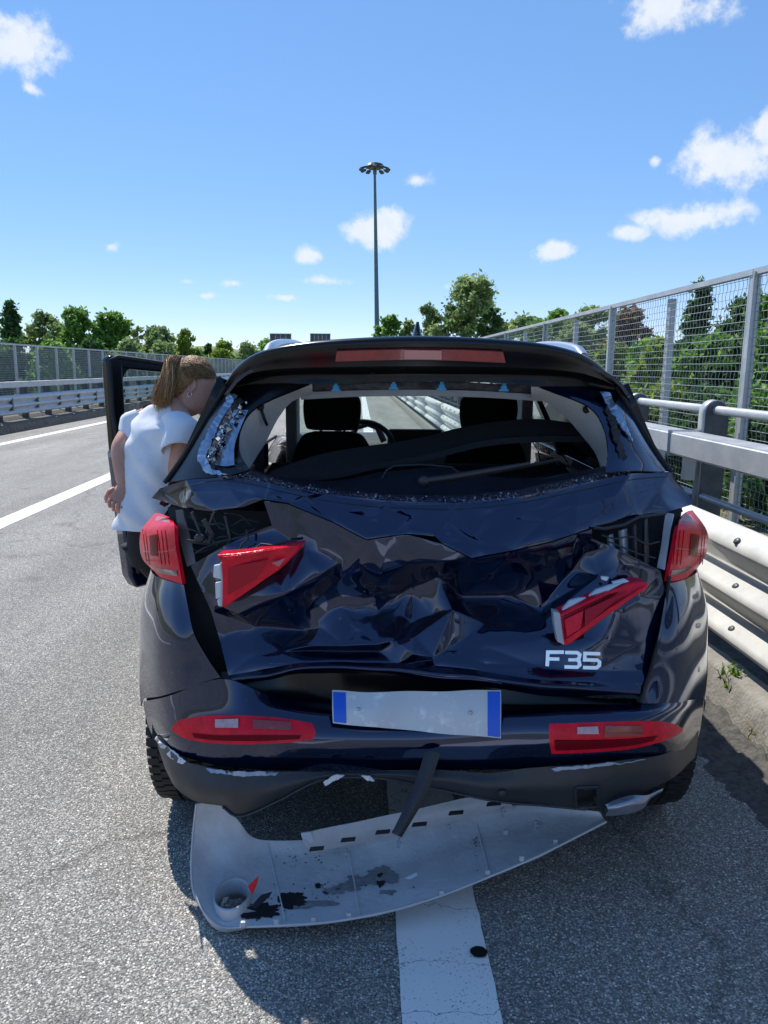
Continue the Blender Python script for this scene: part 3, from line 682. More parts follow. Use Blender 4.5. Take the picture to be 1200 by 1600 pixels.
# ------------------------------------------------------------------ right guardrail
PY0, PSP, PN = 4.68, 1.32, 46
def wave_profile(x, zs):
    pts = []; z0, tips, vals = zs
    raw = [(x+.085, z0), (x+.05, z0-.008)]
    for i, t in enumerate(tips):
        raw += [(x+.004, t+.035), (x, t), (x+.012, t-.02)]
        raw += [(x+.075, vals[i]+.012), (x+.085, vals[i]-.012)] if i < len(tips)-1 else [(x+.05, t-.035)]
    return raw
def extr_y(prof, y0, y1, n=1, closed=False):
    w = len(prof); vs = []
    for j in range(n+1):
        y = y0+(y1-y0)*j/n; vs += [(p[0], y, p[1]) for p in prof]
    fs = []
    for j in range(n):
        for i in range(w if closed else w-1):
            a, b = j*w+i, j*w+(i+1) % w; fs.append((a, b, b+w, a+w))
    if closed: fs += [tuple(range(w)), tuple(range((n+1)*w-1, n*w-1, -1))]
    return vs, fs
gr = empty('guardrail', (0, 0, 0), 'galvanised three-wave guardrail with box beam and posts along the right kerb', 'guardrail', rz=TH)
prof = wave_profile(1.715, (.838, (.745, .530, .325), (.635, .43)))
v, f = extr_y(prof, 0, 3.96, 1); f = [q[::-1] for q in f]
seg = build('wave_beam', v, f, M['galv_cream'], gr, local=True, solid=.004); seg.data.set_sharp_from_angle(angle=R(60))
k0 = -6
seg.location = (0, PY0+k0*PSP-.2, 0)
for k in range(1, 15): inst(seg, 'wave_beam', gr, (-.004*(k % 2), PY0+k0*PSP-.2+3.94*k, 0))
v, f = extr_y([(1.905, 1.184), (1.905, 1.047), (2.085, 1.047), (2.085, 1.184)], 0, 7.9, 1, True)
bb = build('box_beam', v, f, M['galv'], gr, smooth=False, local=True); bv = bb.modifiers.new('b', 'BEVEL'); bv.width = .012; bv.segments = 3
bb.location = (0, PY0+k0*PSP, 0)
for k in range(1, 8): inst(bb, 'box_beam', gr, (.002*(k % 2), PY0+k0*PSP+7.9*k, 0))
t1 = tube('handrail_tube', [(2.19, 0, 1.315), (2.19, 7.9, 1.315)], .027, M['galv'], gr, 12, local=True); t1.location = (0, PY0+k0*PSP, 0)
t2 = tube('lower_tube', [(2.14, 0, .78), (2.14, 7.9, .78)], .022, M['galv'], gr, 12, local=True); t2.location = (0, PY0+k0*PSP, 0)
for k in range(1, 8):
    inst(t1, 'handrail_tube', gr, (0, PY0+k0*PSP+7.9*k, 0)); inst(t2, 'lower_tube', gr, (0, PY0+k0*PSP+7.9*k, 0))
# posts: rounded-top channel, web facing along the road
pr = [(2.125, .16), (2.125, 1.29)]+[(2.195-.07*math.cos(a), 1.30+.07*math.sin(a)) for a in np.linspace(.15, math.pi-.15, 9)]+[(2.265, 1.29), (2.265, .16)]
web = ([(x, -.006, z) for x, z in pr]+[(x, .006, z) for x, z in pr], None); n = len(pr)
web = (web[0], [tuple(range(n)), tuple(range(2*n-1, n-1, -1))]+[(i, i+n, (i+1) % n+n, (i+1) % n) for i in range(n)])
ft = [p for p in pr if p[0] < 2.27 and p[0] <= 2.19]
fl_v, fl_f = [], []
for (x, z) in pr[:-1]: fl_v += [(x-.001, -.006, z+.001), (x-.001, .075, z+.001)]
fl_f = [(2*i, 2*i+1, 2*i+3, 2*i+2) for i in range(len(pr)-2)]
v, f = merge([web, (fl_v, fl_f)])
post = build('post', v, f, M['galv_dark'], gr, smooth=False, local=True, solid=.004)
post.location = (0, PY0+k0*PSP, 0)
flange = build('post_flange', fl_v, fl_f, M['galv'], gr, local=True, solid=.006); flange.data.set_sharp_from_angle(angle=R(40)); flange.location = post.location+Vector((-.004, -.004, 0))  # sunlit front edge, given a paler steel than the shaded web
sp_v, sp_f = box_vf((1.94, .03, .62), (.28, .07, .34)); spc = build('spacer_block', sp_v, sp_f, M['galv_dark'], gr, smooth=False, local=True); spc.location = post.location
br_v, br_f = box_vf((2.06, .03, .96), (.06, .06, .16)); brk = build('bracket', br_v, br_f, M['galv'], gr, smooth=False, local=True); brk.location = post.location
hv, hf = loft_vf([((0, 0, 0), (0, .022, 0), (.011, 0, .014)), ((-.004, 0, .003), (0, .022, 0), (.011, 0, .014)), ((-.008, 0, .006), (0, .013, 0), (.006, 0, .008))], 12)
bolt = None
for k in range(k0, PN):
    y = PY0+k*PSP
    if k > k0:
        inst(post, 'post', gr, (0, y, 0)); inst(flange, 'post_flange', gr, (-.004, y-.004, 0)); inst(spc, 'spacer_block', gr, (0, y, 0)); inst(brk, 'bracket', gr, (0, y, 0))
    if -4 <= k < 10:
        for (z, x) in ((.79, 1.722), (.575, 1.735), (.37, 1.735)):
            for dy in (.0, .66):
                if bolt is None: bolt = build('bolt', hv, hf, M['galv_dark'], gr, local=True); bolt.location = (x, y+dy, z)
                else: inst(bolt, 'bolt', gr, (x, y+dy, z))

# right mesh fence
def mesh_panel_vf(L, z0, z1, sy, sz, r):
    lst = []
    ny = int(L/sy)
    for i in range(ny+1):
        y = min(L, i*sy); pts = []
        nz = int((z1-z0)/sz)
        for j in range(nz+1): pts.append((.004*(1 if j % 2 else -1), y+.003*(1 if (i+j) % 2 else -1), z0+(z1-z0)*j/nz))
        lst.append(tube_vf(pts, r, 3, cap=False))
    for j in range(int((z1-z0)/sz)+1):
        z = z0+j*sz; lst.append(tube_vf([(0, 0, z), (-.003, L*.5, z-.003), (0, L, z)], r*1.15, 4, cap=False))
    return merge(lst)
fe = empty('mesh_fence', (0, 0, 0), 'galvanised wire mesh fence on posts behind the right guardrail', 'fence', rz=TH)
FX = 2.36
v, f = mesh_panel_vf(PSP, .50, 2.12, .052, .05, .0017)
mp_ = build('mesh_panel', v, f, M['wire'], fe, local=True); tag(mp_, kind='stuff'); mp_.location = (FX, PY0+k0*PSP, 0)
v, f = merge([box_vf((0, .0, 1.15), (.012, .10, 1.96)), box_vf((.028, .045, 1.15), (.07, .012, 1.96)), box_vf((-.012, -.044, 1.15), (.03, .012, 1.96))])
fp = build('fence_post', v, f, M['galv'], fe, smooth=False, local=True); fp.location = (FX-.01, PY0+k0*PSP, 0)
v, f = box_vf((0, .0, 1.13), (.045, .065, 1.92)); fp2 = build('middle_post', v, f, M['galv'], fe, smooth=False, local=True); fp2.location = (FX+.03, PY0+(k0+1)*PSP, 0)
v, f = extr_y([(-.024, 2.115), (-.024, 2.150), (.024, 2.150), (.024, 2.115)], 0, 2*PSP-.01, 1, True)
trl = build('top_rail', v, f, M['galv'], fe, smooth=False, local=True); trl.location = (FX, PY0+k0*PSP, 0)
for k in range(k0, PN):
    y = PY0+k*PSP
    if k > k0: inst(mp_, 'mesh_panel', fe, (FX, y, 0))
    if (k-k0) % 2 == 0 and k > k0: inst(fp, 'fence_post', fe, (FX-.01, y, 0)); inst(trl, 'top_rail', fe, (FX, y, 0))
    if (k-k0) % 2 == 1 and k > k0+1: inst(fp2, 'middle_post', fe, (FX+.03, y, 0))

# ------------------------------------------------------------------ left guardrail and fence
gl = empty('guardrail', (0, 0, 0), 'double galvanised guardrail along the far left side of the carriageway', 'guardrail', rz=TH)
LX = -8.32
prof = [(LX-(x-1.715), z) for x, z in wave_profile(1.715, (.84, (.75, .575, .40), (.66, .485)))]
v, f = extr_y(prof, 0, 4.0, 1)
seg = build('wave_beam', v, f, M['galv'], gl, local=True, solid=.004); seg.location = (0, 8, 0)
for k in range(1, 22): inst(seg, 'wave_beam', gl, (.004*(k % 2), 8+3.98*k, 0))
v, f = extr_y([(LX-.28, 1.145), (LX-.28, 1.01), (LX-.12, 1.01), (LX-.12, 1.145)], 0, 8, 1, True)
bb = build('box_beam', v, f, M['galv'], gl, smooth=False, local=True); bb.location = (0, 8, 0)
for k in range(1, 11): inst(bb, 'box_beam', gl, (.002*(k % 2), 8+8*k, 0))
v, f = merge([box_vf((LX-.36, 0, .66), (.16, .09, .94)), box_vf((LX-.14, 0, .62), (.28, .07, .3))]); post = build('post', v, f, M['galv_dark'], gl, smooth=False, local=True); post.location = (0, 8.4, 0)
v, f = box_vf((LX-.2, 0, 1.175), (.10, .06, .05)); cap = build('bolt_cap', v, f, M['galv_dark'], gl, smooth=False, local=True); cap.location = (0, 8.4, 0)
for k in range(1, 58): inst(post, 'post', gl, (0, 8.4+1.5*k, 0)); inst(cap, 'bolt_cap', gl, (0, 8.4+1.5*k, 0))
fl = empty('mesh_fence', (0, 0, 0), 'fine wire mesh fence with pale posts on the far left verge', 'fence', rz=TH)
lst = []
for j in range(27): lst.append(box_vf((0, .725, .45+j*.06), (.006, 1.45, .008)))
for i in range(24): lst.append(box_vf((0, i*.0604, 1.25), (.005, .005, 1.62)))
v, f = merge(lst); mp2 = build('mesh_panel', v, f, M['wire'], fl, smooth=False, local=True); tag(mp2, kind='stuff'); mp2.location = (-9.35, 10, 0)
v, f = box_vf((0, 0, 1.12), (.06, .05, 1.98)); fp = build('fence_post', v, f, M['galv'], fl, smooth=False, local=True); fp.location = (-9.35, 10, 0)
v, f = box_vf((0, .725, 2.10), (.05, 1.445, .045)); trl = build('top_rail', v, f, M['galv'], fl, smooth=False, local=True); trl.location = (-9.35, 10, 0)
for k in range(1, 60):
    y = 10+1.45*k; inst(mp2, 'mesh_panel', fl, (-9.35, y, 0)); inst(fp, 'fence_post', fl, (-9.35, y, 0)); inst(trl, 'top_rail', fl, (-9.35, y, 0))

# ------------------------------------------------------------------ light mast and sign backs
b = P(590.5, 560, 110); t = P(585.5, 262, 110); b.z = -.3
ms = empty('lamp_mast', b, 'tall slender steel light mast with a ring of floodlights', 'light mast')
mx_, hz = t.x-b.x, t.z-b.z
tube('pole', [(mx_*k/8, 0, hz*k/8) for k in range(9)], [.40-.03*k for k in range(9)], M['mast'], ms, 12, local=True)
v, f = loft_vf([((mx_, 0, hz-.15), (.9, 0, 0), (0, .9, 0)), ((mx_, 0, hz+.1), (1.35, 0, 0), (0, 1.35, 0)), ((mx_, 0, hz+.42), (1.1, 0, 0), (0, 1.1, 0)), ((mx_, 0, hz+.6), (.5, 0, 0), (0, .5, 0))], 16)
build('head_ring', v, f, M['mast_head'], ms, local=True, smooth=False)
for k in range(12):
    a = 2*math.pi*k/12; c, s = math.cos(a), math.sin(a)
    v, f = tube_vf([(mx_+.9*c, .9*s, hz+.1), (mx_+1.5*c, 1.5*s, hz-.05)], .06, 5)
    v2, f2 = box_vf((0, 0, 0), (.62, .5, .2)); q = Euler((0, .35, a)).to_matrix()
    v2 = [q @ Vector(p)+Vector((mx_+1.8*c, 1.8*s, hz-.2)) for p in v2]
    v, f = merge([(v, f), (v2, f2)]); build('floodlight', v, f, M['mast_head'], ms, local=True, smooth=False)
def sign(px0, px1, py0, py1, Y, label, n):
    a, b = P(px0, py0, Y), P(px1, py1, Y); c = (a+b)/2; w, h = b.x-a.x, a.z-b.z
    r = empty('road_sign', (c.x, c.y, -.5), label, 'road sign', 'road sign backs'); z = c.z+.5
    v, f = box_vf((0, 0, z), (w, .08, h)); build('panel', v, f, M['sign_back'], r, local=True, smooth=False)
    for k in range(n+1):
        v, f = box_vf((-w/2+w*k/n, -.09, z), (.12, .09, h*1.06)); build('stiffener', v, f, M['galv'], r, local=True, smooth=False)
    for z2 in (z-h*.3, z+h*.3):
        v, f = box_vf((0, -.16, z2), (w*1.02, .06, .12)); build('crossbar', v, f, M['galv_dark'], r, local=True, smooth=False)
    for s in (-.36, .36):
        v, f = box_vf((w*s, -.26, (z+h*.4)/2), (.22, .2, z+h*.4)); build('leg', v, f, M['galv_dark'], r, local=True, smooth=False)
sign(422, 455, 521, 537, 170, 'dark back of the wider road sign left of the mast, nearer the left spoiler corner', 4)
sign(485, 516, 521, 534, 165, 'dark back of a road sign just above the spoiler, closer to the mast', 5)

# ================================================================== THE CAR
XC = .13
CAR = empty('car', (XC, 4.1, 0), 'dark navy SUV with its rear end smashed in, standing over the white edge line', 'car')
def W(x, y, z): return Vector((x, y, z))
M['shards'] = mat('crushed_window_glass', (.09, .085, .13), .4, .1, .4, .0, col2=(.008, .008, .012), nscale=110, ndetail=3, bump=1.0, bscale=170, nlo=.42, nhi=.58)
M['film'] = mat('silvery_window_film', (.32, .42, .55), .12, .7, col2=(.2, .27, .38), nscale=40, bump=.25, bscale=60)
M['sparkle'] = mat('crushed_silver_glass', (.6, .63, .68), .08, 1.0, col2=(.08, .09, .12), island=True)

# ---- roof, spoiler, roof rails
rx = [-.66, -.60, -.46, -.24, 0, .24, .46, .60, .66]
def roof_row(Y, zc, s=1.0): return [W(XC+x*s, Y, z+zc) for x, z in zip(rx, (-.16, -.10, -.045, -.012, 0, -.012, -.045, -.10, -.16))]
patch('roof', [roof_row(2.34, 1.622, .92), roof_row(2.7, 1.648, .97), roof_row(3.3, 1.656), roof_row(3.9, 1.645), roof_row(4.45, 1.60)], 24, 16, M['paint'], CAR, solid=.01)
lip = [(352, 599), (368, 575), (400, 553), (455, 539), (540, 531), (655, 527), (770, 531), (852, 539), (907, 553), (942, 575), (960, 599)]
lY = [2.44, 2.38, 2.31, 2.26, 2.23, 2.22, 2.23, 2.26, 2.31, 2.38, 2.44]
rowL = [(x, y, Y) for (x, y), Y in zip(lip, lY)]
rowT = [P(x, y+3, Y+.12) for (x, y), Y in zip(lip, lY)]
rowT = [W(p.x, p.y+.05, p.z+.0) for p in rowT]
rowF = [(353, 604, 2.44), (372, 591, 2.39), (405, 580, 2.33), (458, 575, 2.29), (540, 573, 2.26), (655, 572, 2.25), (770, 573, 2.26), (850, 576, 2.29), (902, 582, 2.33), (938, 592, 2.39), (960, 603, 2.44)]
rowI = [(354, 608, 2.45), (380, 600, 2.42), (412, 588, 2.39), (462, 583, 2.37), (540, 581, 2.36), (655, 580, 2.36), (770, 581, 2.36), (848, 584, 2.37), (898, 589, 2.39), (934, 600, 2.42), (961, 607, 2.45)]
rowG = [(355, 614, 2.46), (386, 608, 2.42), (432, 602, 2.39), (484, 600, 2.37), (545, 599, 2.37), (655, 596, 2.37), (765, 598, 2.37), (826, 602, 2.37), (882, 606, 2.39), (928, 612, 2.42), (962, 612, 2.46)]
sp = patch('spoiler', [rowT, rowL, rowF], 40, 12, M['black_gloss'], CAR, solid=.004)
patch('spoiler_underside', [rowF, rowI, rowG], 40, 8, mat('scuffed_black', (.003, .004, .006), .25, 0, .3, .0, col2=(.05, .05, .06), nscale=9, ndetail=8, nlo=.58, nhi=.8), CAR, solid=.003, jit=.004)
bl = patch('brake_light', [[(526, 549, 2.222), (590, 547, 2.214), (655, 546, 2.212), (720, 547, 2.214), (786, 550, 2.222)], [(524, 565, 2.236), (590, 563, 2.228), (655, 562, 2.226), (720, 564, 2.228), (790, 567, 2.238)]], 20, 4, mat('brake_light_lens', (.30, .012, .018), .2, 0, .5, .8, col2=(.2, .008, .012), nscale=14), CAR, solid=.008)
patch('clear_window', [[(632, 547, 2.208), (690, 548, 2.208)], [(632, 561, 2.222), (690, 562, 2.222)]], 4, 2, mat('pale_red_lens', (.42, .12, .12), .2, 0, .5, .8), bl, solid=.002)
for s in (-1, 1):
    pts = [W(XC+s*.515, 2.55+1.7*t, 1.588+.058*math.sin(math.pi*t)**.45) for t in np.linspace(.0, 1, 24)]
    tube('roof_rail', pts, .019, M['alloy'], CAR, 10)
a = P(652, 527, 2.9)
v, f = loft_vf([((a.x, a.y, 1.64), (.028, 0, 0), (0, .085, 0)), ((a.x, a.y+.02, 1.675), (.018, 0, 0), (0, .06, 0)), ((a.x, a.y+.01, 1.70), (.010, 0, 0), (0, .036, 0)), ((a.x, a.y-.01, 1.718), (.005, 0, 0), (0, .014, 0))], 14)
build('roof_aerial', v, f, M['black_gloss'], CAR)

# ---- D pillars with broken wrap-around glass
pl = [[(352, 606, 2.46), (385, 602, 2.42), (430, 599, 2.38), (484, 600, 2.36)], [(330, 641, 2.46), (350, 640, 2.39), (378, 640, 2.36), (404, 634, 2.35)],
      [(303, 686, 2.44), (325, 685, 2.37), (350, 682, 2.33), (377, 668, 2.33)], [(282, 720, 2.42), (310, 722, 2.34), (345, 720, 2.29), (374, 705, 2.29)], [(258, 754, 2.41), (300, 748, 2.31), (355, 743, 2.24), (390, 734, 2.23)]]
pillar_l = patch('pillar', pl, 16, 24, M['black_gloss'], CAR, solid=.006)
prr = [[(843, 604, 2.36), (880, 604, 2.38), (925, 603, 2.42), (962, 604, 2.46)], [(918, 634, 2.35), (940, 634, 2.36), (962, 636, 2.39), (985, 640, 2.46)],
       [(943, 668, 2.33), (966, 675, 2.33), (992, 680, 2.37), (1011, 683, 2.44)], [(950, 705, 2.29), (975, 712, 2.29), (1005, 713, 2.34), (1030, 713, 2.42)], [(946, 738, 2.23), (975, 736, 2.24), (1015, 736, 2.31), (1048, 737, 2.41)]]
pillar_r = patch('pillar', prr, 16, 24, M['paint'], CAR, solid=.006, jit=.003)
def ragged(name, pts, m, parent, amp=3.0, step=3.0, seed=0, Yoff=0, solid=.004):
    """flat ragged-edged scrap along a closed outline of (px, py, Y)"""
    g = random.Random(seed); out = []; n = len(pts)
    for i in range(n):
        a, b = Vector(pts[i]), Vector(pts[(i+1) % n]); L = (Vector(b[:2])-Vector(a[:2])).length; k = max(1, int(L/step))
        for j in range(k):
            q = a.lerp(b, j/k); out.append((q.x+g.uniform(-amp, amp), q.y+g.uniform(-amp, amp), q.z+Yoff))
    v2, e2, f2, ov, oe, of = delaunay_2d_cdt([Vector(p[:2]) for p in out], [(i, (i+1) % len(out)) for i in range(len(out))], [tuple(range(len(out)))], 1, 1e-3)
    vs = []
    for k, v in enumerate(v2):
        Y = out[ov[k][0]][2] if ov[k] else min(out, key=lambda p: (p[0]-v.x)**2+(p[1]-v.y)**2)[2]
        vs.append(P(v.x, v.y, Y+g.uniform(-.002, .002)))
    return build(name, vs, f2, m, parent, smooth=False, face_cam=True, solid=solid)
def pilY(rows, tx, ty, d): 
    g = [[V3(p) for p in r] for r in rows]
    p = cr([cr(r, tx) for r in g], ty); return p+Vector((0, d, 0))
ragged('film_strip', [(360, 614, 2.395), (371, 618, 2.39), (345, 660, 2.37), (330, 690, 2.345), (322, 712, 2.325), (330, 732, 2.285), (352, 740, 2.235), (340, 742, 2.25), (318, 738, 2.29), (308, 715, 2.325), (311, 700, 2.345), (328, 668, 2.37), (346, 638, 2.385)], M['film'], pillar_l, 1.6, 4, 1)
ragged('black_edge', [(371, 620, 2.375), (380, 626, 2.36), (358, 660, 2.34), (342, 690, 2.325), (330, 712, 2.31), (322, 716, 2.32), (332, 690, 2.34), (346, 660, 2.355)], M['black'], pillar_l, 2.2, 4, 2)
patch('bare_panel', [[(366, 640, 2.345), (376, 640, 2.34), (388, 640, 2.335)], [(356, 668, 2.325), (366, 668, 2.32), (376, 668, 2.318)], [(346, 698, 2.305), (356, 698, 2.29), (366, 698, 2.285)], [(336, 726, 2.285), (352, 728, 2.26), (366, 726, 2.25)]], 8, 14, M['film'], pillar_l, solid=.002, jit=.006)
def sparkles(name, pts, n, s, m, parent, seed, spread=7):
    g = random.Random(seed); vs, fs = [], []
    for i in range(n):
        t = g.random(); a = cr([Vector(p) for p in pts], t); p = P(a.x+g.gauss(0, spread*.5), a.y+g.gauss(0, spread*.5), a.z-.004+g.uniform(-.006, .003))
        q = Euler((g.uniform(-1, 1), g.uniform(-1, 1), g.uniform(0, 6))).to_matrix(); r = s*g.uniform(.4, 1.3); k = len(vs)
        for u in ((-1, 0, -.6), (1, 0, -.5), (.7, 0, .7), (-.6, 0, .8)): vs.append(p+q @ (Vector(u)*r))
        fs.append((k, k+1, k+2, k+3))
    return tag(build(name, vs, fs, m, parent, smooth=False, solid=.0015), kind='stuff')
sparkles('glass_crumbs', [(376, 632, 2.33), (368, 650, 2.325), (352, 672, 2.315), (345, 690, 2.305), (335, 708, 2.30), (330, 722, 2.285)], 120, .008, M['sparkle'], pillar_l, 3, 9)
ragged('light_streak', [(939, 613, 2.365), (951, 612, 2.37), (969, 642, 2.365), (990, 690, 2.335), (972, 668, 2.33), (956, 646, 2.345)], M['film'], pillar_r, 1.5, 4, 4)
ragged('black_edge', [(948, 634, 2.345), (957, 646, 2.34), (966, 664, 2.33), (971, 690, 2.315), (980, 712, 2.285), (974, 724, 2.27), (966, 706, 2.285), (960, 682, 2.305), (950, 652, 2.335)], M['black'], pillar_r, 2.2, 4, 5)
for rows, par in ((pl, pillar_l), (prr, pillar_r)):
    side = 0 if par is pillar_l else -1
    pts = [V3(r[side])+Vector((0, -.006, 0)) for r in rows]
    tube('rubber_seal', [cr(pts, i/12) for i in range(13)], .007, M['black'], par, 6)

# ---- bent upper band of the tailgate, crushed glass along its top
band_top = [(250, 763, 2.42), (290, 750, 2.325), (350, 744, 2.24), (420, 754, 2.195), (510, 772, 2.17), (610, 783, 2.16), (710, 786, 2.16), (810, 776, 2.17), (900, 757, 2.21), (985, 740, 2.28), (1047, 737, 2.40)]
band_lip = [(1086, 787, 2.45), (1045, 799, 2.27), (1000, 806, 2.22), (930, 822, 2.145), (900, 833, 2.125), (860, 846, 2.10), (800, 860, 2.07), (755, 868, 2.05), (737, 872, 2.04), (690, 848, 2.062), (680, 838, 2.07), (640, 834, 2.072), (610, 837, 2.072),
            (573, 843, 2.06), (520, 815, 2.09), (450, 786, 2.115), (412, 780, 2.125), (380, 792, 2.155), (330, 799, 2.21), (285, 793, 2.285), (237, 778, 2.44)]
band_in = [(300, 767, 2.30), (360, 764, 2.215), (430, 770, 2.165), (480, 783, 2.14), (540, 800, 2.118), (585, 812, 2.112), (640, 808, 2.118), (700, 815, 2.112), (722, 846, 2.07), (700, 835, 2.088), (765, 797, 2.150), (800, 812, 2.122), (835, 797, 2.152), (850, 815, 2.135), (900, 790, 2.17), (960, 775, 2.225), (1030, 766, 2.32), (740, 840, 2.083), (600, 796, 2.14), (480, 770, 2.165)]
nb = len(band_top)+len(band_lip); j0 = len(band_top)
UB = crumple('tailgate_upper', band_top+band_lip, band_in, [(nb+8, j0+8), (nb+17, j0+8), (nb+5, j0+13)], M['paint'], CAR, 4, 90, .0010, 9, fold=80)
st = patch('crushed_glass_edge', [[(372, 726, 2.31), (440, 751, 2.28), (520, 764, 2.27), (600, 771, 2.27), (700, 773, 2.27), (780, 768, 2.27), (850, 757, 2.28), (952, 734, 2.31)],
      [(362, 736, 2.26), (430, 753, 2.225), (515, 767, 2.205), (605, 776, 2.20), (705, 778, 2.20), (795, 771, 2.205), (875, 756, 2.235), (968, 736, 2.29)],
      [(340, 744, 2.245), (420, 756, 2.188), (510, 775, 2.162), (610, 787, 2.152), (710, 790, 2.152), (810, 780, 2.162), (900, 760, 2.202), (985, 742, 2.272)]], 120, 10, M['shards'], CAR, solid=.003, jit=.009)
g = random.Random(11); vs, fs = [], []
top = [Vector(p) for p in ((352, 742, 2.24), (430, 757, 2.19), (510, 773, 2.165), (610, 784, 2.155), (710, 787, 2.155), (810, 777, 2.165), (900, 758, 2.205), (985, 741, 2.275))]
for i in range(2200):
    tt = g.random(); dens = .5+.5*noise.noise(Vector((tt*14, 0, 3)))
    if g.random() > .15+1.1*max(0, dens-.25)*(1 if .12 < tt < .75 else .45): continue
    a = cr(top, tt); dy = g.random()*g.uniform(.3, 1); p = P(a.x+g.gauss(0, 3), a.y-dy*13, a.z+dy*.05-.006); r = g.choice((.0008, .001, .0013, .0018, .0028)); q = Euler((g.uniform(0, 6), g.uniform(0, 6), g.uniform(0, 6))).to_matrix()
    k = len(vs); vs += [p+q @ (Vector(u)*r) for u in ((1, 1, 1), (-1, -1, 1), (-1, 1, -1), (1, -1, -1))]; fs += [(k, k+1, k+2), (k, k+3, k+1), (k, k+2, k+3), (k+1, k+3, k+2)]
tag(build('glass_crumbs', vs, fs, mat('glass_crumb', (.32, .32, .42), .12, .3, .6, col2=(.012, .012, .02), island=True), st, smooth=False), kind='stuff')
# seam strips that sprang off along the band
for pts_ in ([(268, 771), (300, 758), (345, 751), (395, 757), (440, 768), (520, 784), (600, 793)], [(610, 793), (710, 796), (810, 786), (900, 768), (985, 750), (1040, 745)]):
    q_ = [Vector((x, y, 0)) for x, y in pts_]; q_ = [cr(q_, t) for t in np.linspace(0, 1, 40)]
    tube('seam_strip', [SF(UB, v_.x, v_.y, .0) for v_ in q_], .0016, M['black'], CAR, 5)

# ---- dented lower tailgate
lo_out = [(412, 783, 2.132), (450, 788, 2.122), (520, 817, 2.10), (573, 845, 2.072), (610, 839, 2.08), (640, 836, 2.08), (690, 850, 2.07), (737, 874, 2.05), (800, 862, 2.08), (860, 848, 2.11), (900, 835, 2.135), (925, 827, 2.15),
          (925, 842, 2.16), (960, 856, 2.145), (1000, 875, 2.155), (1032, 892, 2.18), (1040, 930, 2.175), (1030, 985, 2.15), (1012, 1050, 2.09), (1002, 1072, 2.06),
          (930, 1068, 2.035), (850, 1064, 2.02), (760, 1052, 2.03), (680, 1042, 2.04), (620, 1040, 2.07), (590, 1036, 2.075), (535, 1035, 2.07), (480, 1036, 2.075), (420, 1046, 2.06), (357, 1056, 2.07),
          (345, 1005, 2.12), (330, 955, 2.145), (312, 915, 2.15), (298, 884, 2.155), (350, 853, 2.145), (425, 821, 2.135)]
lo_in = {'A': (537, 873, 2.115), 'r1': (352, 950, 2.075), 'r2': (440, 930, 2.045), 'r3': (500, 898, 2.075), 'v1': (365, 968, 2.115), 'v2': (452, 952, 2.12), 'u1': (400, 978, 2.125), 'u2': (395, 1026, 2.075), 'u3': (436, 1018, 2.088),
         'k1': (470, 985, 2.165), 'p1': (482, 945, 2.125), 'c4': (530, 908, 2.128), 'c5': (580, 926, 2.155), 'c7': (535, 952, 2.142), 'c6': (586, 965, 2.145), 'b1': (480, 1008, 2.105), 'b2': (535, 1009, 2.085), 'b3': (592, 1006, 2.085),
         'd1': (482, 1017, 2.125), 'd2': (535, 1018, 2.115), 'd3': (592, 1018, 2.12), 'J': (592, 914, 2.125), 'K1': (636, 880, 2.085), 'W0': (608, 935, 2.185), 'c10': (618, 957, 2.17), 'c11': (645, 972, 2.135), 'c12': (676, 960, 2.125), 'M1': (707, 953, 2.095),
         'c13': (647, 996, 2.085), 'c14': (645, 1022, 2.06), 'c15': (672, 1031, 2.085), 'W1': (645, 915, 2.185), 'W2': (720, 932, 2.195), 'W3': (800, 931, 2.20), 'W4': (846, 950, 2.16), 'W5': (893, 890, 2.18), 'W6': (918, 862, 2.175),
         'g0': (700, 1016, 2.085), 'g1': (676, 1027, 2.055), 'h1': (760, 975, 2.12), 'h2': (850, 968, 2.135), 'g2': (760, 1012, 2.075), 'g3': (850, 998, 2.088), 'g4': (850, 1045, 2.072), 'g5': (760, 1036, 2.062), 'e1': (935, 900, 2.125), 'e2': (960, 955, 2.088),
         'e3': (930, 1000, 2.078), 'e4': (930, 1050, 2.068), 'e5': (995, 1005, 2.105), 'e6': (1000, 935, 2.125), 'f1': (560, 878, 2.085), 'f2': (600, 872, 2.086), 'z1': (760, 902, 2.13), 'z2': (685, 902, 2.14), 'z3': (840, 885, 2.145), 'l1': (420, 850, 2.125), 'l2': (470, 858, 2.10), 's1': (560, 985, 2.115), 's2': (500, 980, 2.12), 'm1': (620, 1000, 2.10)}
A_ = np.array([[x/100, y/100, 1] for x, y, z in lo_out]); co_, *_r = np.linalg.lstsq(A_, np.array([z for x, y, z in lo_out]), rcond=None)
for k_, (x_, y_, z_) in list(lo_in.items()):
    dv = z_-float(np.dot(co_, [x_/100, y_/100, 1])); lo_in[k_] = (x_, y_, z_+dv*(.45 if dv > 0 else .12))
keys = list(lo_in); n0 = len(lo_out)
def ix(k): return n0+keys.index(k) if isinstance(k, str) else k
cre = [('A', 'r3'), ('r3', 'r2'), ('r2', 'r1'), ('J', 'K1'), ('K1', 7), ('W5', 'W4'), ('W6', 'W5'), ('M1', 'c13'), ('c13', 'c14'), ('b1', 'b2'), ('b2', 'b3'), ('J', 'c5'), ('c5', 'c6'), ('A', 'c4'), ('W2', 'W3'), ('c11', 'c13'), ('M1', 'g1'), ('A', 3)]
LT = crumple('tailgate_lower', lo_out, [lo_in[k] for k in keys], [(ix(a), ix(b)) for a, b in cre], M['paint'], CAR, 4, 80, .0011, 9, fold=80)
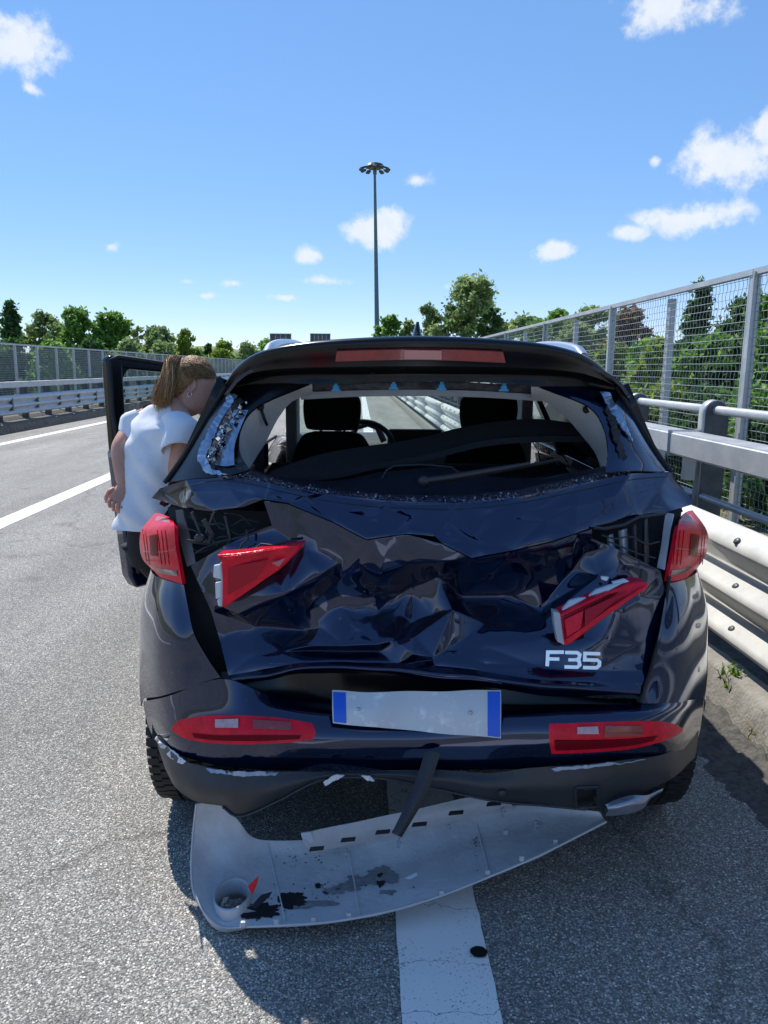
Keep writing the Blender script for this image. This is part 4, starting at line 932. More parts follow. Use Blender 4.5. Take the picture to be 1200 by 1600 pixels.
# folded bottom edge of the tailgate and its shadowed handle recess
patch('tailgate_bottom_edge', [[(357, 1055, 2.072), (420, 1045, 2.062), (480, 1035, 2.077), (590, 1035, 2.077), (680, 1041, 2.042), (760, 1051, 2.032), (850, 1063, 2.022), (930, 1067, 2.037), (1002, 1071, 2.062)],
      [(362, 1062, 2.05), (420, 1055, 2.035), (480, 1044, 2.055), (590, 1046, 2.05), (680, 1054, 2.01), (760, 1062, 2.0), (850, 1074, 1.995), (930, 1078, 2.015), (1000, 1084, 2.05)],
      [(366, 1068, 2.09), (420, 1062, 2.08), (480, 1052, 2.10), (590, 1054, 2.10), (680, 1066, 2.055), (760, 1074, 2.045), (850, 1086, 2.035), (930, 1090, 2.05), (998, 1097, 2.08)]], 50, 10, M['paint'], CAR, solid=.003, jit=.006)
patch('plate_recess', [[(346, 1050, 2.16), (480, 1045, 2.17), (650, 1050, 2.16), (820, 1062, 2.14), (1000, 1075, 2.13)], [(346, 1120, 2.10), (480, 1125, 2.15), (650, 1130, 2.14), (820, 1125, 2.10), (1000, 1118, 2.08)]], 20, 6, M['black_gloss'], CAR, solid=.004, jit=.01)
patch('body_rear_panel', [[(262, 792, 2.37), (450, 800, 2.33), (650, 800, 2.33), (850, 800, 2.33), (1066, 792, 2.37)], [(285, 940, 2.26), (450, 940, 2.28), (650, 940, 2.28), (850, 940, 2.28), (1045, 940, 2.26)], [(330, 1180, 2.2), (450, 1180, 2.2), (650, 1180, 2.2), (850, 1180, 2.2), (1000, 1180, 2.2)]], 16, 12, M['black'], CAR, solid=.004)
# torn-open lamp recesses
patch('recess_lining', [[(274, 797, 2.29), (284, 796, 2.27)], [(280, 840, 2.24), (296, 836, 2.22)], [(292, 885, 2.18), (306, 880, 2.16)]], 4, 8, mat('dark_grey_sheet', (.05, .055, .062), .4, .3), CAR, solid=.004)
patch('recess_lining', [[(1040, 800, 2.29), (1052, 802, 2.27)], [(1034, 845, 2.24), (1044, 845, 2.22)], [(1026, 888, 2.2), (1038, 892, 2.18)]], 4, 8, M['grey_trim'].copy(), CAR, solid=.004, jit=.01)
g = random.Random(4)
for pts, r in (([(300, 800), (315, 838), (330, 850)], .005), ([(352, 806), (360, 842), (352, 860)], .006), ([(335, 800), (322, 832), (340, 852)], .0035), ([(292, 845), (330, 850), (385, 838), (420, 824)], .005), ([(300, 868), (320, 856), (352, 846)], .003), ([(318, 812), (332, 835), (327, 848)], .008)):
    tube('recess_strut', [P(x, y, 2.19) for x, y in pts], r, M['clad'], CAR, 6)
v, f = loft_vf([(P(312, 841, 2.17), (.017, 0, 0), (0, 0, .014)), (P(312, 841, 2.16), (.012, 0, 0), (0, 0, .010))], 12); build('bulb_socket', v, f, M['clad'], CAR)
for k, (x0, x1, x2) in enumerate(((948, 958, 955), (966, 980, 975), (984, 1000, 994), (1004, 1012, 1008))):
    patch('recess_rib', [[(x0, 838-k*8, 2.2), ((x0+x1)/2, 836-k*8, 2.16), (x1, 834-k*8, 2.2)], [(x2-6, 858+k*7, 2.18), (x2, 858+k*7, 2.165), (x2+7, 860+k*7, 2.2)]], 6, 4, M['lamp_grey'] if k < 2 else M['clad'], CAR, solid=.002)
tube('torn_edge', [P(x, y, Y) for x, y, Y in ((928, 824, 2.15), (945, 826, 2.14), (975, 820, 2.165), (1000, 808, 2.2), (1040, 802, 2.26))], .005, M['clad'], CAR, 6)
for pts in ([(296, 806), (318, 822), (345, 818), (372, 836), (398, 826)], [(288, 826), (306, 830), (322, 848), (348, 838), (366, 846)], [(330, 803), (344, 826), (362, 822), (380, 812), (404, 816)], [(300, 858), (318, 862), (340, 852)], [(350, 802), (376, 806), (392, 822)]):
    tube('recess_cable', [cr([Vector(P(x, y, 2.2)) for x, y in pts], t) for t in np.linspace(0, 1, 14)], .0026, M['clad'], CAR, 5)
for pts in ([(940, 836), (962, 842), (985, 838), (1010, 850), (1030, 846)], [(950, 846), (975, 856), (1000, 866), (1024, 872)]):
    tube('recess_cable', [cr([Vector(P(x, y, 2.15)) for x, y in pts], t) for t in np.linspace(0, 1, 12)], .0026, M['clad'], CAR, 5)
tube('cable', [P(x, y, Y) for x, y, Y in ((385, 828, 2.10), (388, 842, 2.09), (378, 850, 2.085), (374, 860, 2.08))], .003, M['black'], CAR, 6)
tube('cable', [P(x, y, Y) for x, y, Y in ((398, 858, 2.08), (408, 850, 2.085), (425, 852, 2.075), (450, 846, 2.07), (465, 844, 2.07))], .003, M['black'], CAR, 6)

# ---- rear lamps
def lamp(rows, ins, strip, top, rib):
    L_ = patch('tail_light', rows, 14, 18, M['red'], CAR, solid=.012)
    on_patch(L_, 'dark_insert', ins, 5, 6, M['red_dark'], .004); on_patch(L_, 'clear_strip', strip, 8, 3, M['smoke'], .004); on_patch(L_, 'top_shoulder', top, 6, 3, M['red_pink'], .003)
    on_patch(L_, 'lens_rib', rib, 8, 2, M['red_pink'], .003, .001)
    x0, x1 = ins[0][0][0], ins[0][1][0]
    for dx in (-9, -5, 14, 20, 26) if x0 < 600 else (-24, -18, -12, 18, 22):
        tube('lens_rib', [SF(L_, x0+dx+(y-836)*(.12 if x0 < 600 else -.1), y, .001) for y in range(828, 884, 6)], .0012, M['red_dark'], L_, 5)
LLr = [[(243, 801, 2.50), (252, 803, 2.44), (262, 807, 2.38), (270, 813, 2.34)], [(222, 826, 2.46), (240, 824, 2.34), (258, 822, 2.27), (272, 820, 2.23)], [(218, 848, 2.44), (238, 850, 2.31), (258, 852, 2.24), (274, 852, 2.20)],
       [(222, 872, 2.42), (242, 878, 2.29), (262, 880, 2.22), (279, 880, 2.18)], [(236, 888, 2.38), (250, 902, 2.27), (268, 908, 2.21), (285, 913, 2.17)]]
lamp(LLr, [[(233, 837), (245, 835)], [(235, 868), (246, 869)]], [[(243, 887), (260, 890), (276, 892)], [(248, 894), (262, 898), (277, 900)]], [[(246, 806), (256, 808), (265, 812)], [(242, 813), (254, 815), (265, 817)]], [[(224, 861), (250, 862), (273, 858)], [(224, 862.2), (250, 863.2), (273, 859.2)]])
RRr = [[(1062, 808, 2.34), (1068, 803, 2.38), (1074, 799, 2.44), (1082, 797, 2.50)], [(1060, 820, 2.23), (1076, 820, 2.27), (1092, 822, 2.34), (1103, 826, 2.46)], [(1055, 850, 2.20), (1072, 850, 2.24), (1092, 850, 2.31), (1107, 850, 2.44)],
       [(1049, 880, 2.18), (1066, 880, 2.22), (1084, 876, 2.29), (1100, 872, 2.42)], [(1043, 909, 2.17), (1060, 907, 2.21), (1075, 902, 2.27), (1089, 889, 2.38)]]
lamp(RRr, [[(1080, 834), (1093, 836)], [(1077, 868), (1090, 868)]], [[(1050, 891), (1066, 889), (1082, 883)], [(1048, 899), (1063, 897), (1078, 890)]], [[(1067, 809), (1073, 806), (1080, 803)], [(1066, 815), (1076, 815), (1086, 816)]], [[(1057, 856), (1078, 858), (1102, 854)], [(1057, 857.2), (1078, 859.2), (1102, 855.2)]])
# lamp halves torn loose from the tailgate
def lamp_wedge(front, back_off, edge, tabs, hl):
    pts = [P(*p) for p in front]
    w_ = extrude_poly('loose_lamp', pts, Vector(back_off), M['red'], CAR, .006)
    extrude_poly('lamp_rim', [P(*p) for p in edge], Vector((0, .03, 0)), M['lamp_grey'], w_, .002)
    for t in tabs: extrude_poly('mounting_tab', [P(*p) for p in t], Vector((0, .012, 0)), M['white_tab'], w_, .0015)
    for q_ in range(9):
        t_ = q_/9; a_, b_ = [Vector(front[i][:2]) for i in ((0, 8) if front[0][0] < 600 else (0, 8))], Vector(front[2][:2])
        lo_ = a_[0].lerp(a_[1], .12+.76*t_); hi_ = lo_.lerp(b_, .82-.5*abs(t_-.3)); tube('lens_rib', [SF(w_, lo_.x+(hi_.x-lo_.x)*u, lo_.y+(hi_.y-lo_.y)*u, .0, 2.03) for u in np.linspace(.04, 1, 10)], .0011, M['red_dark'], w_, 5)
    for h_, mm in hl: extrude_poly('lens_facet', [P(*p) for p in h_], Vector((0, .004, 0)), mm, w_, .0015)
lamp_wedge([(337, 867, 2.03), (376, 864, 2.018), (470, 850, 2.055), (466, 860, 2.053), (437, 890, 2.028), (390, 922, 2.02), (349, 951, 2.03), (346, 946, 2.03), (347, 905, 2.022), (345, 878, 2.026)], (.01, .055, 0),
    [(343, 880, 2.028), (347, 880, 2.026), (349, 905, 2.024), (347, 948, 2.03), (343, 947, 2.034), (345, 905, 2.028)],
    [[(334, 884, 2.04), (345, 882, 2.036), (346, 905, 2.036), (333, 902, 2.04)], [(336, 911, 2.04), (346, 910, 2.036), (345, 934, 2.036), (337, 936, 2.04)], [(339, 938, 2.04), (346, 936, 2.036), (346, 948, 2.036), (341, 947, 2.04)]],
    [([(356, 886, 2.016), (420, 874, 2.014), (400, 905, 2.012), (356, 930, 2.016)], mat('mid_red_lens', (.40, .005, .018), .2, 0, .3, .0)), ([(424, 880, 2.018), (446, 872, 2.026), (436, 886, 2.022)], M['red_pink']), ([(346, 870, 2.016), (380, 866, 2.006), (462, 853, 2.042), (420, 862, 2.016), (352, 878, 2.010)], M['red'])])
lamp_wedge([(874, 960, 2.03), (930, 935, 2.022), (993, 909, 2.05), (1012, 910, 2.055), (1015, 916, 2.053), (1008, 922, 2.046), (950, 962, 2.012), (893, 1006, 2.006), (880, 1010, 2.016), (876, 985, 2.02)], (-.005, .055, .0),
    [(864, 955, 2.035), (875, 958, 2.028), (882, 1008, 2.014), (871, 1003, 2.024), (866, 975, 2.03)],
    [[(880, 951, 2.05), (890, 939, 2.055), (905, 935, 2.055), (918, 934, 2.05), (932, 922, 2.055), (952, 915, 2.06), (958, 914, 2.055), (976, 910, 2.055), (930, 934, 2.04), (876, 958, 2.04)], [(940, 901, 2.06), (952, 902, 2.06), (948, 908, 2.06), (940, 906, 2.06)], [(956, 910, 2.065), (976, 905, 2.065), (984, 909, 2.06), (962, 915, 2.06)]],
    [([(882, 968, 2.014), (912, 954, 2.008), (908, 982, 1.998), (886, 996, 2.0)], M['red']), ([(914, 953, 2.008), (980, 923, 2.024), (950, 948, 2.006), (914, 980, 1.998)], mat('mid_red_lens', (.40, .005, .018), .2, 0, .3, .0)), ([(884, 1000, 1.998), (950, 952, 2.0), (1008, 915, 2.045), (1010, 920, 2.042), (950, 960, 2.0), (890, 1006, 1.998)], M['red'])])

# ---- chrome characters
def stroke(name, pts, w, parent, Y0, slope=0.0):
    """flat-faced raised stroke along a polyline in pixels; mitred"""
    n = len(pts); L, Rr = [], []
    for i in range(n):
        p = Vector(pts[i]); a = (p-Vector(pts[i-1])).normalized() if i else None; b = (Vector(pts[i+1])-p).normalized() if i < n-1 else None
        d = a or b if not (a and b) else (a+b).normalized(); d = d or b
        nn = Vector((-d.y, d.x)); s = 1/max(.5, nn.dot(Vector((-(a or b).y, (a or b).x))))
        L.append(p+nn*w/2*s); Rr.append(p-nn*w/2*s)
    pl0 = [SF(LT, 896+dx, 1031+dy, 0) for dx, dy in ((-40, 0), (40, 0), (0, -12), (0, 12))]; fy = lambda q: (pl0[0].y+pl0[1].y)/2+(pl0[1].y-pl0[0].y)/80*(q.x-896)+(pl0[3].y-pl0[2].y)/24*(q.y-1031)
    fr = [P(q.x, q.y, fy(q)-.007) for q in L+Rr]; bk = [v+Vector((0, .005, 0)) for v in fr]
    vs = fr+bk; fs = []
    for i in range(n-1):
        fs += [(i, i+1, n+i+1, n+i), (2*n+i, i, n-n+i, i)[:0] or (i, 2*n+i, 2*n+i+1, i+1), (n+i, n+i+1, 3*n+i+1, 3*n+i)]
    fs += [(0, n, 3*n, 2*n), (n-1, 3*n-1, 4*n-1, 2*n-1)]
    o = build(name, vs, fs, M['badge'], parent, smooth=False)
    bm = bmesh.new(); bm.from_mesh(o.data); bmesh.ops.recalc_face_normals(bm, faces=bm.faces); bm.to_mesh(o.data); bm.free()
    return o
YB, SB = 2.048, .00018
stroke('letter', [(881, 1019), (856, 1019), (855, 1041)], 5.6, CAR, YB, SB); stroke('letter', [(856, 1029.5), (874, 1029.8)], 5.2, CAR, YB-.001, SB)
stroke('letter', [(883, 1019.5), (902, 1019.8), (906, 1023), (905, 1028.5), (901, 1031), (905, 1033.5), (906, 1039), (902, 1042.5), (882, 1042)], 5.4, CAR, YB, SB); stroke('letter', [(888, 1031), (902, 1031)], 4.8, CAR, YB-.001, SB)
stroke('letter', [(938, 1021.5), (914, 1021), (913.5, 1031), (933, 1031.5), (937, 1034.5), (936.5, 1040), (932, 1043.5), (911, 1043)], 5.4, CAR, YB, SB)

# ---- quarter panels
qL = [[(287, 914, 2.17), (268, 909, 2.205), (250, 903, 2.265), (236, 890, 2.38), W(-.79, 2.62, .92)], [(294, 950, 2.142), (265, 955, 2.168), (240, 950, 2.235), (220, 945, 2.40), W(-.80, 2.62, .80)],
      [(303, 990, 2.108), (270, 998, 2.132), (240, 1000, 2.205), (218, 1000, 2.37), W(-.795, 2.50, .70)], [(325, 1030, 2.090), (280, 1040, 2.116), (245, 1045, 2.19), (220, 1045, 2.33), W(-.79, 2.36, .57)], [(347, 1062, 2.076), (285, 1078, 2.104), (250, 1088, 2.178), (225, 1092, 2.30), W(-.78, 2.32, .47)]]
patch('quarter_panel', qL, 28, 32, M['paint'], CAR, solid=.003)
qR = [[(1043, 912, 2.17), (1060, 909, 2.205), (1076, 903, 2.265), (1090, 890, 2.38), W(1.05, 2.62, .92)], [(1037, 950, 2.142), (1062, 955, 2.168), (1084, 950, 2.235), (1104, 945, 2.40), W(1.06, 2.62, .80)],
      [(1028, 1000, 2.105), (1058, 1005, 2.13), (1084, 1000, 2.205), (1106, 1000, 2.37), W(1.055, 2.50, .70)], [(1014, 1050, 2.085), (1050, 1052, 2.11), (1082, 1048, 2.188), (1105, 1045, 2.33), W(1.05, 2.36, .57)], [(1001, 1100, 2.055), (1045, 1100, 2.078), (1078, 1094, 2.165), (1101, 1092, 2.30), W(1.04, 2.32, .47)]]
patch('quarter_panel', qR, 28, 32, M['paint'], CAR, solid=.003, jit=.002)
tube('shut_line', [P(x, y, Y) for x, y, Y in ((1046, 900, 2.172), (1040, 945, 2.155), (1032, 990, 2.12), (1016, 1050, 2.075), (1000, 1098, 2.045))], .006, M['black'], CAR, 6)

# ---- bumper
bu = [[(224, 1096, 2.30), (262, 1088, 2.145), (346, 1061, 2.066), (420, 1085, 2.08), (520, 1100, 2.13), (650, 1104, 2.13), (800, 1102, 2.10), (900, 1100, 2.06), (1000, 1101, 2.045), (1060, 1096, 2.11), (1100, 1090, 2.29)],
      [(226, 1112, 2.29), (266, 1112, 2.125), (346, 1112, 2.048), (420, 1114, 2.03), (520, 1118, 2.06), (650, 1120, 2.06), (800, 1118, 2.02), (900, 1116, 1.99), (1000, 1116, 1.99), (1058, 1114, 2.07), (1098, 1110, 2.28)],
      [(234, 1140, 2.27), (270, 1146, 2.105), (346, 1152, 2.02), (420, 1157, 1.995), (520, 1160, 2.02), (650, 1160, 2.02), (800, 1158, 1.99), (900, 1155, 1.96), (1000, 1152, 1.97), (1058, 1148, 2.05), (1094, 1140, 2.26)],
      [(246, 1162, 2.24), (280, 1180, 2.095), (346, 1197, 2.02), (420, 1203, 2.01), (520, 1204, 2.04), (650, 1203, 2.04), (800, 1202, 2.01), (900, 1195, 1.98), (1000, 1186, 1.99), (1056, 1174, 2.06), (1088, 1162, 2.24)]]
BU = patch('bumper_cover', bu, 60, 24, M['paint'], CAR, solid=.004)
cl_top = [(240, 1128, 2.25), (262, 1168, 2.13), (290, 1190, 2.045), (345, 1203, 1.985), (400, 1206, 1.975), (450, 1206, 1.985), (520, 1206, 2.01), (600, 1204, 2.02), (690, 1204, 2.01), (770, 1207, 1.99), (830, 1200, 1.975), (900, 1195, 1.962), (980, 1188, 1.965), (1045, 1175, 2.03), (1092, 1142, 2.24)]
cl_mid = [(246, 1165, 2.22), (268, 1205, 2.09), (300, 1228, 2.01), (345, 1236, 1.965), (390, 1240, 1.955), (445, 1230, 1.965), (515, 1212, 2.0), (600, 1211, 2.01), (690, 1220, 1.995), (770, 1230, 1.975), (840, 1232, 1.965), (905, 1230, 1.955), (980, 1218, 1.965), (1045, 1198, 2.02), (1090, 1164, 2.22)]
cl_bot = [(258, 1200, 2.18), (276, 1232, 2.07), (305, 1252, 2.02), (348, 1260, 1.985), (376, 1275, 1.965), (436, 1250, 1.98), (506, 1217, 2.01), (600, 1216, 2.03), (690, 1234, 2.02), (775, 1251, 2.0), (850, 1258, 1.99), (915, 1264, 1.98), (985, 1246, 1.985), (1048, 1217, 2.03), (1086, 1184, 2.19)]
def clcut(p):   # square tow-eye opening
    d = CR.transposed() @ (p-Vector((0, 0, CAMZ))); x = 600+FPX*d.x/-d.z; y = 800-FPX*d.y/-d.z
    return 902 < x < 931 and 1234 < y < 1257
CLD = patch('bumper_cladding', [cl_top, cl_mid, cl_bot], 168, 22, M['clad'], CAR, solid=.004, cut=clcut, jit=.004)
patch('tow_opening_back', [[(898, 1230, 2.0), (935, 1228, 2.0)], [(898, 1262, 2.01), (935, 1260, 2.01)]], 2, 2, M['black'], CLD, solid=.002)
tube('tow_opening_frame', [SF(CLD, x, y, .003, 1.96) for x, y in ((899, 1231), (917, 1230), (934, 1229), (934, 1245), (934, 1260), (917, 1261), (899, 1262), (899, 1246), (899, 1231))], .0045, M['clad'], CLD, 6)
tube('torn_bottom_edge', [P(*p)+Vector((0, -.003, 0)) for p in [cr([Vector(q) for q in cl_bot[3:12]], i/30) for i in range(31)]], .0035, M['clad'], CLD, 6)
def ragged_on(o, name, pts, m, off, amp, step, seed): return ragged(name, [(x, y, SF(o, x, y, off).y) for x, y in pts], m, o, amp, step, seed, solid=.002)
ragged_on(CLD, 'torn_clip_strip', [(244, 1148), (258, 1164), (274, 1176), (290, 1190), (284, 1194), (266, 1184), (252, 1170), (243, 1154)], M['white_tab'], .006, 1.2, 4, 6)
ragged_on(CLD, 'torn_clip_strip', [(322, 1201), (372, 1206), (436, 1206), (430, 1211), (380, 1213), (330, 1207)], M['lamp_grey'], .006, 1.2, 5, 7)
ragged_on(CLD, 'torn_clip_strip', [(862, 1200), (905, 1197), (960, 1191), (1010, 1183), (1008, 1186), (955, 1196), (905, 1202), (866, 1205)], M['lamp_grey'], .005, 1.0, 5, 8)
ragged('torn_flap', [(505, 1222, 2.0), (522, 1211, 1.99), (538, 1212, 1.99), (524, 1220, 1.99), (508, 1228, 1.995)], M['white_tab'], CLD, .8, 4, 10)
ragged('torn_flap', [(564, 1212, 2.0), (578, 1213, 1.995), (586, 1221, 1.995), (574, 1220, 1.995)], M['white_tab'], CLD, .8, 4, 11)
for x, y, Y in ((785, 1240, 1.968), (1043, 1213, 2.02)):
    v, f = loft_vf([(P(x, y, Y), (.011, 0, 0), (0, 0, .011)), (P(x, y, Y-.003), (.010, 0, 0), (0, 0, .010)), (P(x, y, Y-.0035), (.007, 0, 0), (0, 0, .007))], 14); build('parking_sensor', v, f, M['clad'], CLD)
# low lamps in the bumper
def low_lamp(rowsA, rowsB, ins, clear):
    a = on_patch(BU, 'bumper_lamp', rowsA, 30, 8, M['red'], .010, .006, parent=CAR)
    on_patch(a, 'lower_lens', rowsB, 24, 4, M['red_dark'], .003)
    on_patch(a, 'smoked_lens', ins, 8, 3, mat('brown_red_lens', (.26, .03, .03), .2, 0, .5, .7), .004)
    on_patch(a, 'reversing_lens', clear, 6, 3, M['rev_lens'], .005)
low_lamp([[(858, 1131), (920, 1129), (980, 1127), (1030, 1127), (1056, 1132), (1067, 1139)], [(858, 1154), (920, 1154), (980, 1153), (1025, 1148), (1056, 1143), (1067, 1141)], [(862, 1178), (920, 1176), (980, 1171), (1020, 1163), (1052, 1152), (1067, 1143)]],
         [[(866, 1157), (920, 1157), (985, 1155), (1028, 1150)], [(868, 1173), (920, 1171), (980, 1166), (1020, 1158)]], [[(946, 1134), (1004, 1134)], [(944, 1152), (1004, 1150)]], [[(902, 1136), (934, 1135)], [(902, 1147), (936, 1147)]])
low_lamp([[(268, 1138), (280, 1126), (320, 1118), (380, 1118), (440, 1122), (488, 1130)], [(268, 1140), (285, 1141), (320, 1141), (380, 1141), (440, 1143), (493, 1145)], [(269, 1142), (290, 1154), (330, 1161), (380, 1163), (440, 1161), (488, 1156)]],
         [[(300, 1146), (340, 1149), (400, 1149), (470, 1149)], [(304, 1153), (340, 1157), (400, 1158), (468, 1155)]], [[(395, 1124), (455, 1128)], [(395, 1138), (455, 1141)]], [[(336, 1124), (372, 1123)], [(336, 1137), (372, 1137)]])
# number plate: bent, no legible characters
npl = patch('number_plate', [[(519, 1079, 2.055), (575, 1081, 2.035), (640, 1080, 2.045), (710, 1079, 2.025), (783, 1079, 2.015)], [(519, 1105, 2.02), (575, 1109, 2.005), (640, 1110, 2.02), (710, 1113, 1.995), (783, 1117, 1.985)], [(520, 1130, 2.005), (575, 1135, 1.99), (640, 1141, 2.005), (710, 1148, 1.98), (783, 1154, 1.965)]], 48, 14, M['plate'], CAR, solid=.0025, jit=.008)
for x_, y_ in ((560, 1108), (735, 1114)):
    q_ = SF(npl, x_, y_, .003); v, f = loft_vf([(q_, W(.006, 0, 0), W(0, 0, .006)), (q_-W(0, .003, 0), W(.0045, 0, 0), W(0, 0, .0045))], 10); build('plate_bolt', v, f, M['galv'], npl)
for r_ in ([[(520.5, 1081), (540, 1082)], [(521, 1105), (540.5, 1107)], [(521.5, 1128), (541, 1130)]], [[(762, 1080.5), (781.5, 1080.5)], [(762, 1116), (781.5, 1117)], [(762, 1150), (781.5, 1152)]]): on_patch(npl, 'blue_band', r_, 4, 6, M['plate_blue'], .002, .001)
# hanging black strip
patch('hanging_strip', [[(664, 1176, 1.99), (676, 1174, 1.985), (688, 1178, 1.99)], [(645, 1232, 1.93), (657, 1232, 1.92), (668, 1236, 1.93)], [(615, 1296, 1.86), (625, 1299, 1.85), (632, 1302, 1.86)], [(613, 1300, 1.86), (620, 1305, 1.855), (626, 1309, 1.86)]], 8, 24, M['clad'], CAR, solid=.006, jit=.005)
# bent silver bracket at the right end
patch('torn_bracket', [[(946, 1258, 1.955), (962, 1250, 1.95), (985, 1243, 1.955), (1008, 1243, 1.965), (1018, 1240, 1.98), (1036, 1232, 2.0)], [(950, 1266, 1.945), (966, 1262, 1.93), (988, 1255, 1.935), (1006, 1254, 1.95), (1018, 1244, 1.975), (1036, 1234, 1.998)], [(946, 1276, 1.96), (966, 1274, 1.95), (988, 1270, 1.95), (1006, 1262, 1.96), (1016, 1248, 1.98), (1036, 1236, 2.0)]], 24, 10, M['silver'], CAR, solid=.003, jit=.006)

# ---- underbody
box('underbody', (XC, 4.1, .36), (1.5, 3.5, .12), M['black'], CAR, .03)
v, f = merge([box_vf((XC, 2.42, .50), (1.35, .16, .16)), box_vf((XC-.45, 2.6, .5), (.1, .5, .12)), box_vf((XC+.45, 2.6, .5), (.1, .5, .12))]); build('crash_beam', v, f, M['black'], CAR, smooth=False)

# ---- sides
def hw(z): return float(np.interp(z, [.28, .45, .70, .90, 1.02, 1.10], [.875, .912, .93, .925, .895, .84]))
WY = (2.66, 5.34); WR = .40
def side(s):
    zs = np.concatenate([np.linspace(.28, 1.10, 30)]); ys = np.linspace(2.56, 6.1, 110); vs, fs = [], []
    for y in ys:
        tp = 1-.10*max(0, (y-5.5)/.6)**2
        for z in zs: vs.append(W(XC+s*hw(z)*tp, y, z if y < 5.2 else min(z, 1.10-.10*(y-5.2))))
    w = len(zs)
    for i in range(len(ys)-1):
        for j in range(w-1):
            c = (vs[i*w+j]+vs[(i+1)*w+j+1])/2
            if any((c.y-a)**2+(c.z-.35)**2 < WR**2 for a in WY): continue
            if s < 0 and 4.24 < c.y < 5.10 and c.z > .34: continue
            fs.append((i*w+j, i*w+j+1, (i+1)*w+j+1, (i+1)*w+j))
    if s < 0: fs = [q[::-1] for q in fs]
    build('side_panel', vs, fs, M['paint'], CAR, solid=.004)
    for a in WY:
        pts = [W(XC+s*.925, a+(WR+.02)*math.cos(t), .35+(WR+.02)*math.sin(t)) for t in np.linspace(-.12 if a > 3 else .0, math.pi*(.56 if a < 3 else 1.04), 26)]
        tube('arch_trim', pts, .020, M['clad'], CAR, 6)
    for y in (3.1, 4.2, 5.12):
        if s < 0 and y > 4: continue
        tube('door_gap', [W(XC+s*(hw(z)+.001), y+(.12 if (y < 3.2 and z < .75) else 0)*(.75-z)/.4, z) for z in np.linspace(.36, 1.09, 12)], .004, M['black'], CAR, 5)
    for y in ((3.3, 4.3) if s > 0 else (3.3,)):
        v, f = loft_vf([(W(XC+s*(hw(.93)+.018), y, .93), (.012, 0, 0), (0, 0, .012)), (W(XC+s*(hw(.93)+.03), y+.04, .93), (.014, 0, 0), (0, 0, .014)), (W(XC+s*(hw(.93)+.03), y+.16, .93), (.014, 0, 0), (0, 0, .014)), (W(XC+s*(hw(.93)+.016), y+.2, .93), (.012, 0, 0), (0, 0, .012))], 10); build('door_handle', v, f, M['paint'], CAR)
    # greenhouse
    def gw(z): return .84-(z-1.10)*.50
    def q(y, z, d=0): return W(XC+s*(gw(z)+d), y, z)
    def win(nm, a, b, c, d_, m): # bottom y0,y1, top y0,y1
        patch(nm, [[q(a, 1.105), q(b, 1.105)], [q(c, 1.50), q(d_, 1.50)]], 8, 6, m, CAR, solid=.003, face_cam=False)
    win('side_window', 2.62, 3.06, 2.62, 3.02, M['tint']); patch('quarter_trim', [[W(XC+s*.80, 2.5, 1.06), W(XC+s*.80, 2.95, 1.06)], [W(XC+s*.70, 2.5, 1.28), W(XC+s*.70, 2.85, 1.28)], [W(XC+s*.58, 2.5, 1.49), W(XC+s*.58, 2.78, 1.49)]], 6, 8, M['clad'], CAR, solid=.006, face_cam=False); win('side_window', 3.14, 4.15, 3.10, 4.13, M['tint'])
    if s > 0: win('side_window', 4.24, 5.08, 4.22, 4.52, M['glass'])
    def pil(nm, a, b, c, d_):
        patch(nm, [[q(a, 1.10, .004), q(b, 1.10, .004)], [q(c, 1.51, .004), q(d_, 1.51, .004)]], 4, 6, M['black_gloss'], CAR, solid=.02, face_cam=False)
    pil('pillar', 4.15, 4.24, 4.13, 4.22); pil('pillar', 3.06, 3.14, 3.02, 3.10); pil('pillar', 2.46, 2.62, 2.46, 2.62)
    tube('cant_rail', [q(2.70, 1.50, -.03), q(3.2, 1.525, .0), q(4.0, 1.52, .0), q(4.5, 1.495, .0), q(5.26, 1.11, -.06)], .035, M['paint'], CAR, 8)
    tube('belt_trim', [q(2.6, 1.10, .012), q(5.1, 1.10, .012)], .010, M['black'], CAR, 6)
    v, f = loft_vf([(W(XC+s*.90, 5.02, 1.12), (0, .05, 0), (0, 0, .03)), (W(XC+s*.98, 5.03, 1.15), (0, .06, 0), (0, 0, .07)), (W(XC+s*1.08, 5.03, 1.15), (0, .06, 0), (0, 0, .075)), (W(XC+s*1.12, 5.04, 1.15), (0, .03, 0), (0, 0, .05))], 12)
    if s > 0: build('door_mirror', v, f, M['paint'], CAR)
    patch('sill', [[W(XC+s*.87, 3.08, .30), W(XC+s*.87, 4.92, .30)], [W(XC+s*.895, 3.06, .36), W(XC+s*.895, 4.94, .36)]], 4, 2, M['clad'], CAR, solid=.01, face_cam=False)
side(-1); side(1)
# ---- bonnet and front end
def hood_row(y, z, w_): return [W(XC-w_, y, z-.07), W(XC-w_*.8, y, z-.012), W(XC-w_*.4, y, z+.004), W(XC, y, z+.008), W(XC+w_*.4, y, z+.004), W(XC+w_*.8, y, z-.012), W(XC+w_, y, z-.07)]
patch('bonnet', [hood_row(5.22, 1.10, .87), hood_row(5.6, 1.06, .86), hood_row(5.95, 1.0, .83), hood_row(6.12, .93, .79)], 18, 12, M['paint'], CAR, solid=.004, face_cam=False)
patch('front_bumper', [hood_row(6.12, .925, .79), [W(XC+x, 6.22-.14*abs(x/.84)**3, .7) for x in (-.84, -.67, -.34, 0, .34, .67, .84)], [W(XC+x, 6.24-.16*abs(x/.85)**3, .45) for x in (-.86, -.68, -.34, 0, .34, .68, .86)], [W(XC+x, 6.16-.14*abs(x/.85)**3, .26) for x in (-.82, -.66, -.34, 0, .34, .66, .82)]], 18, 12, M['paint'], CAR, solid=.004, face_cam=False)
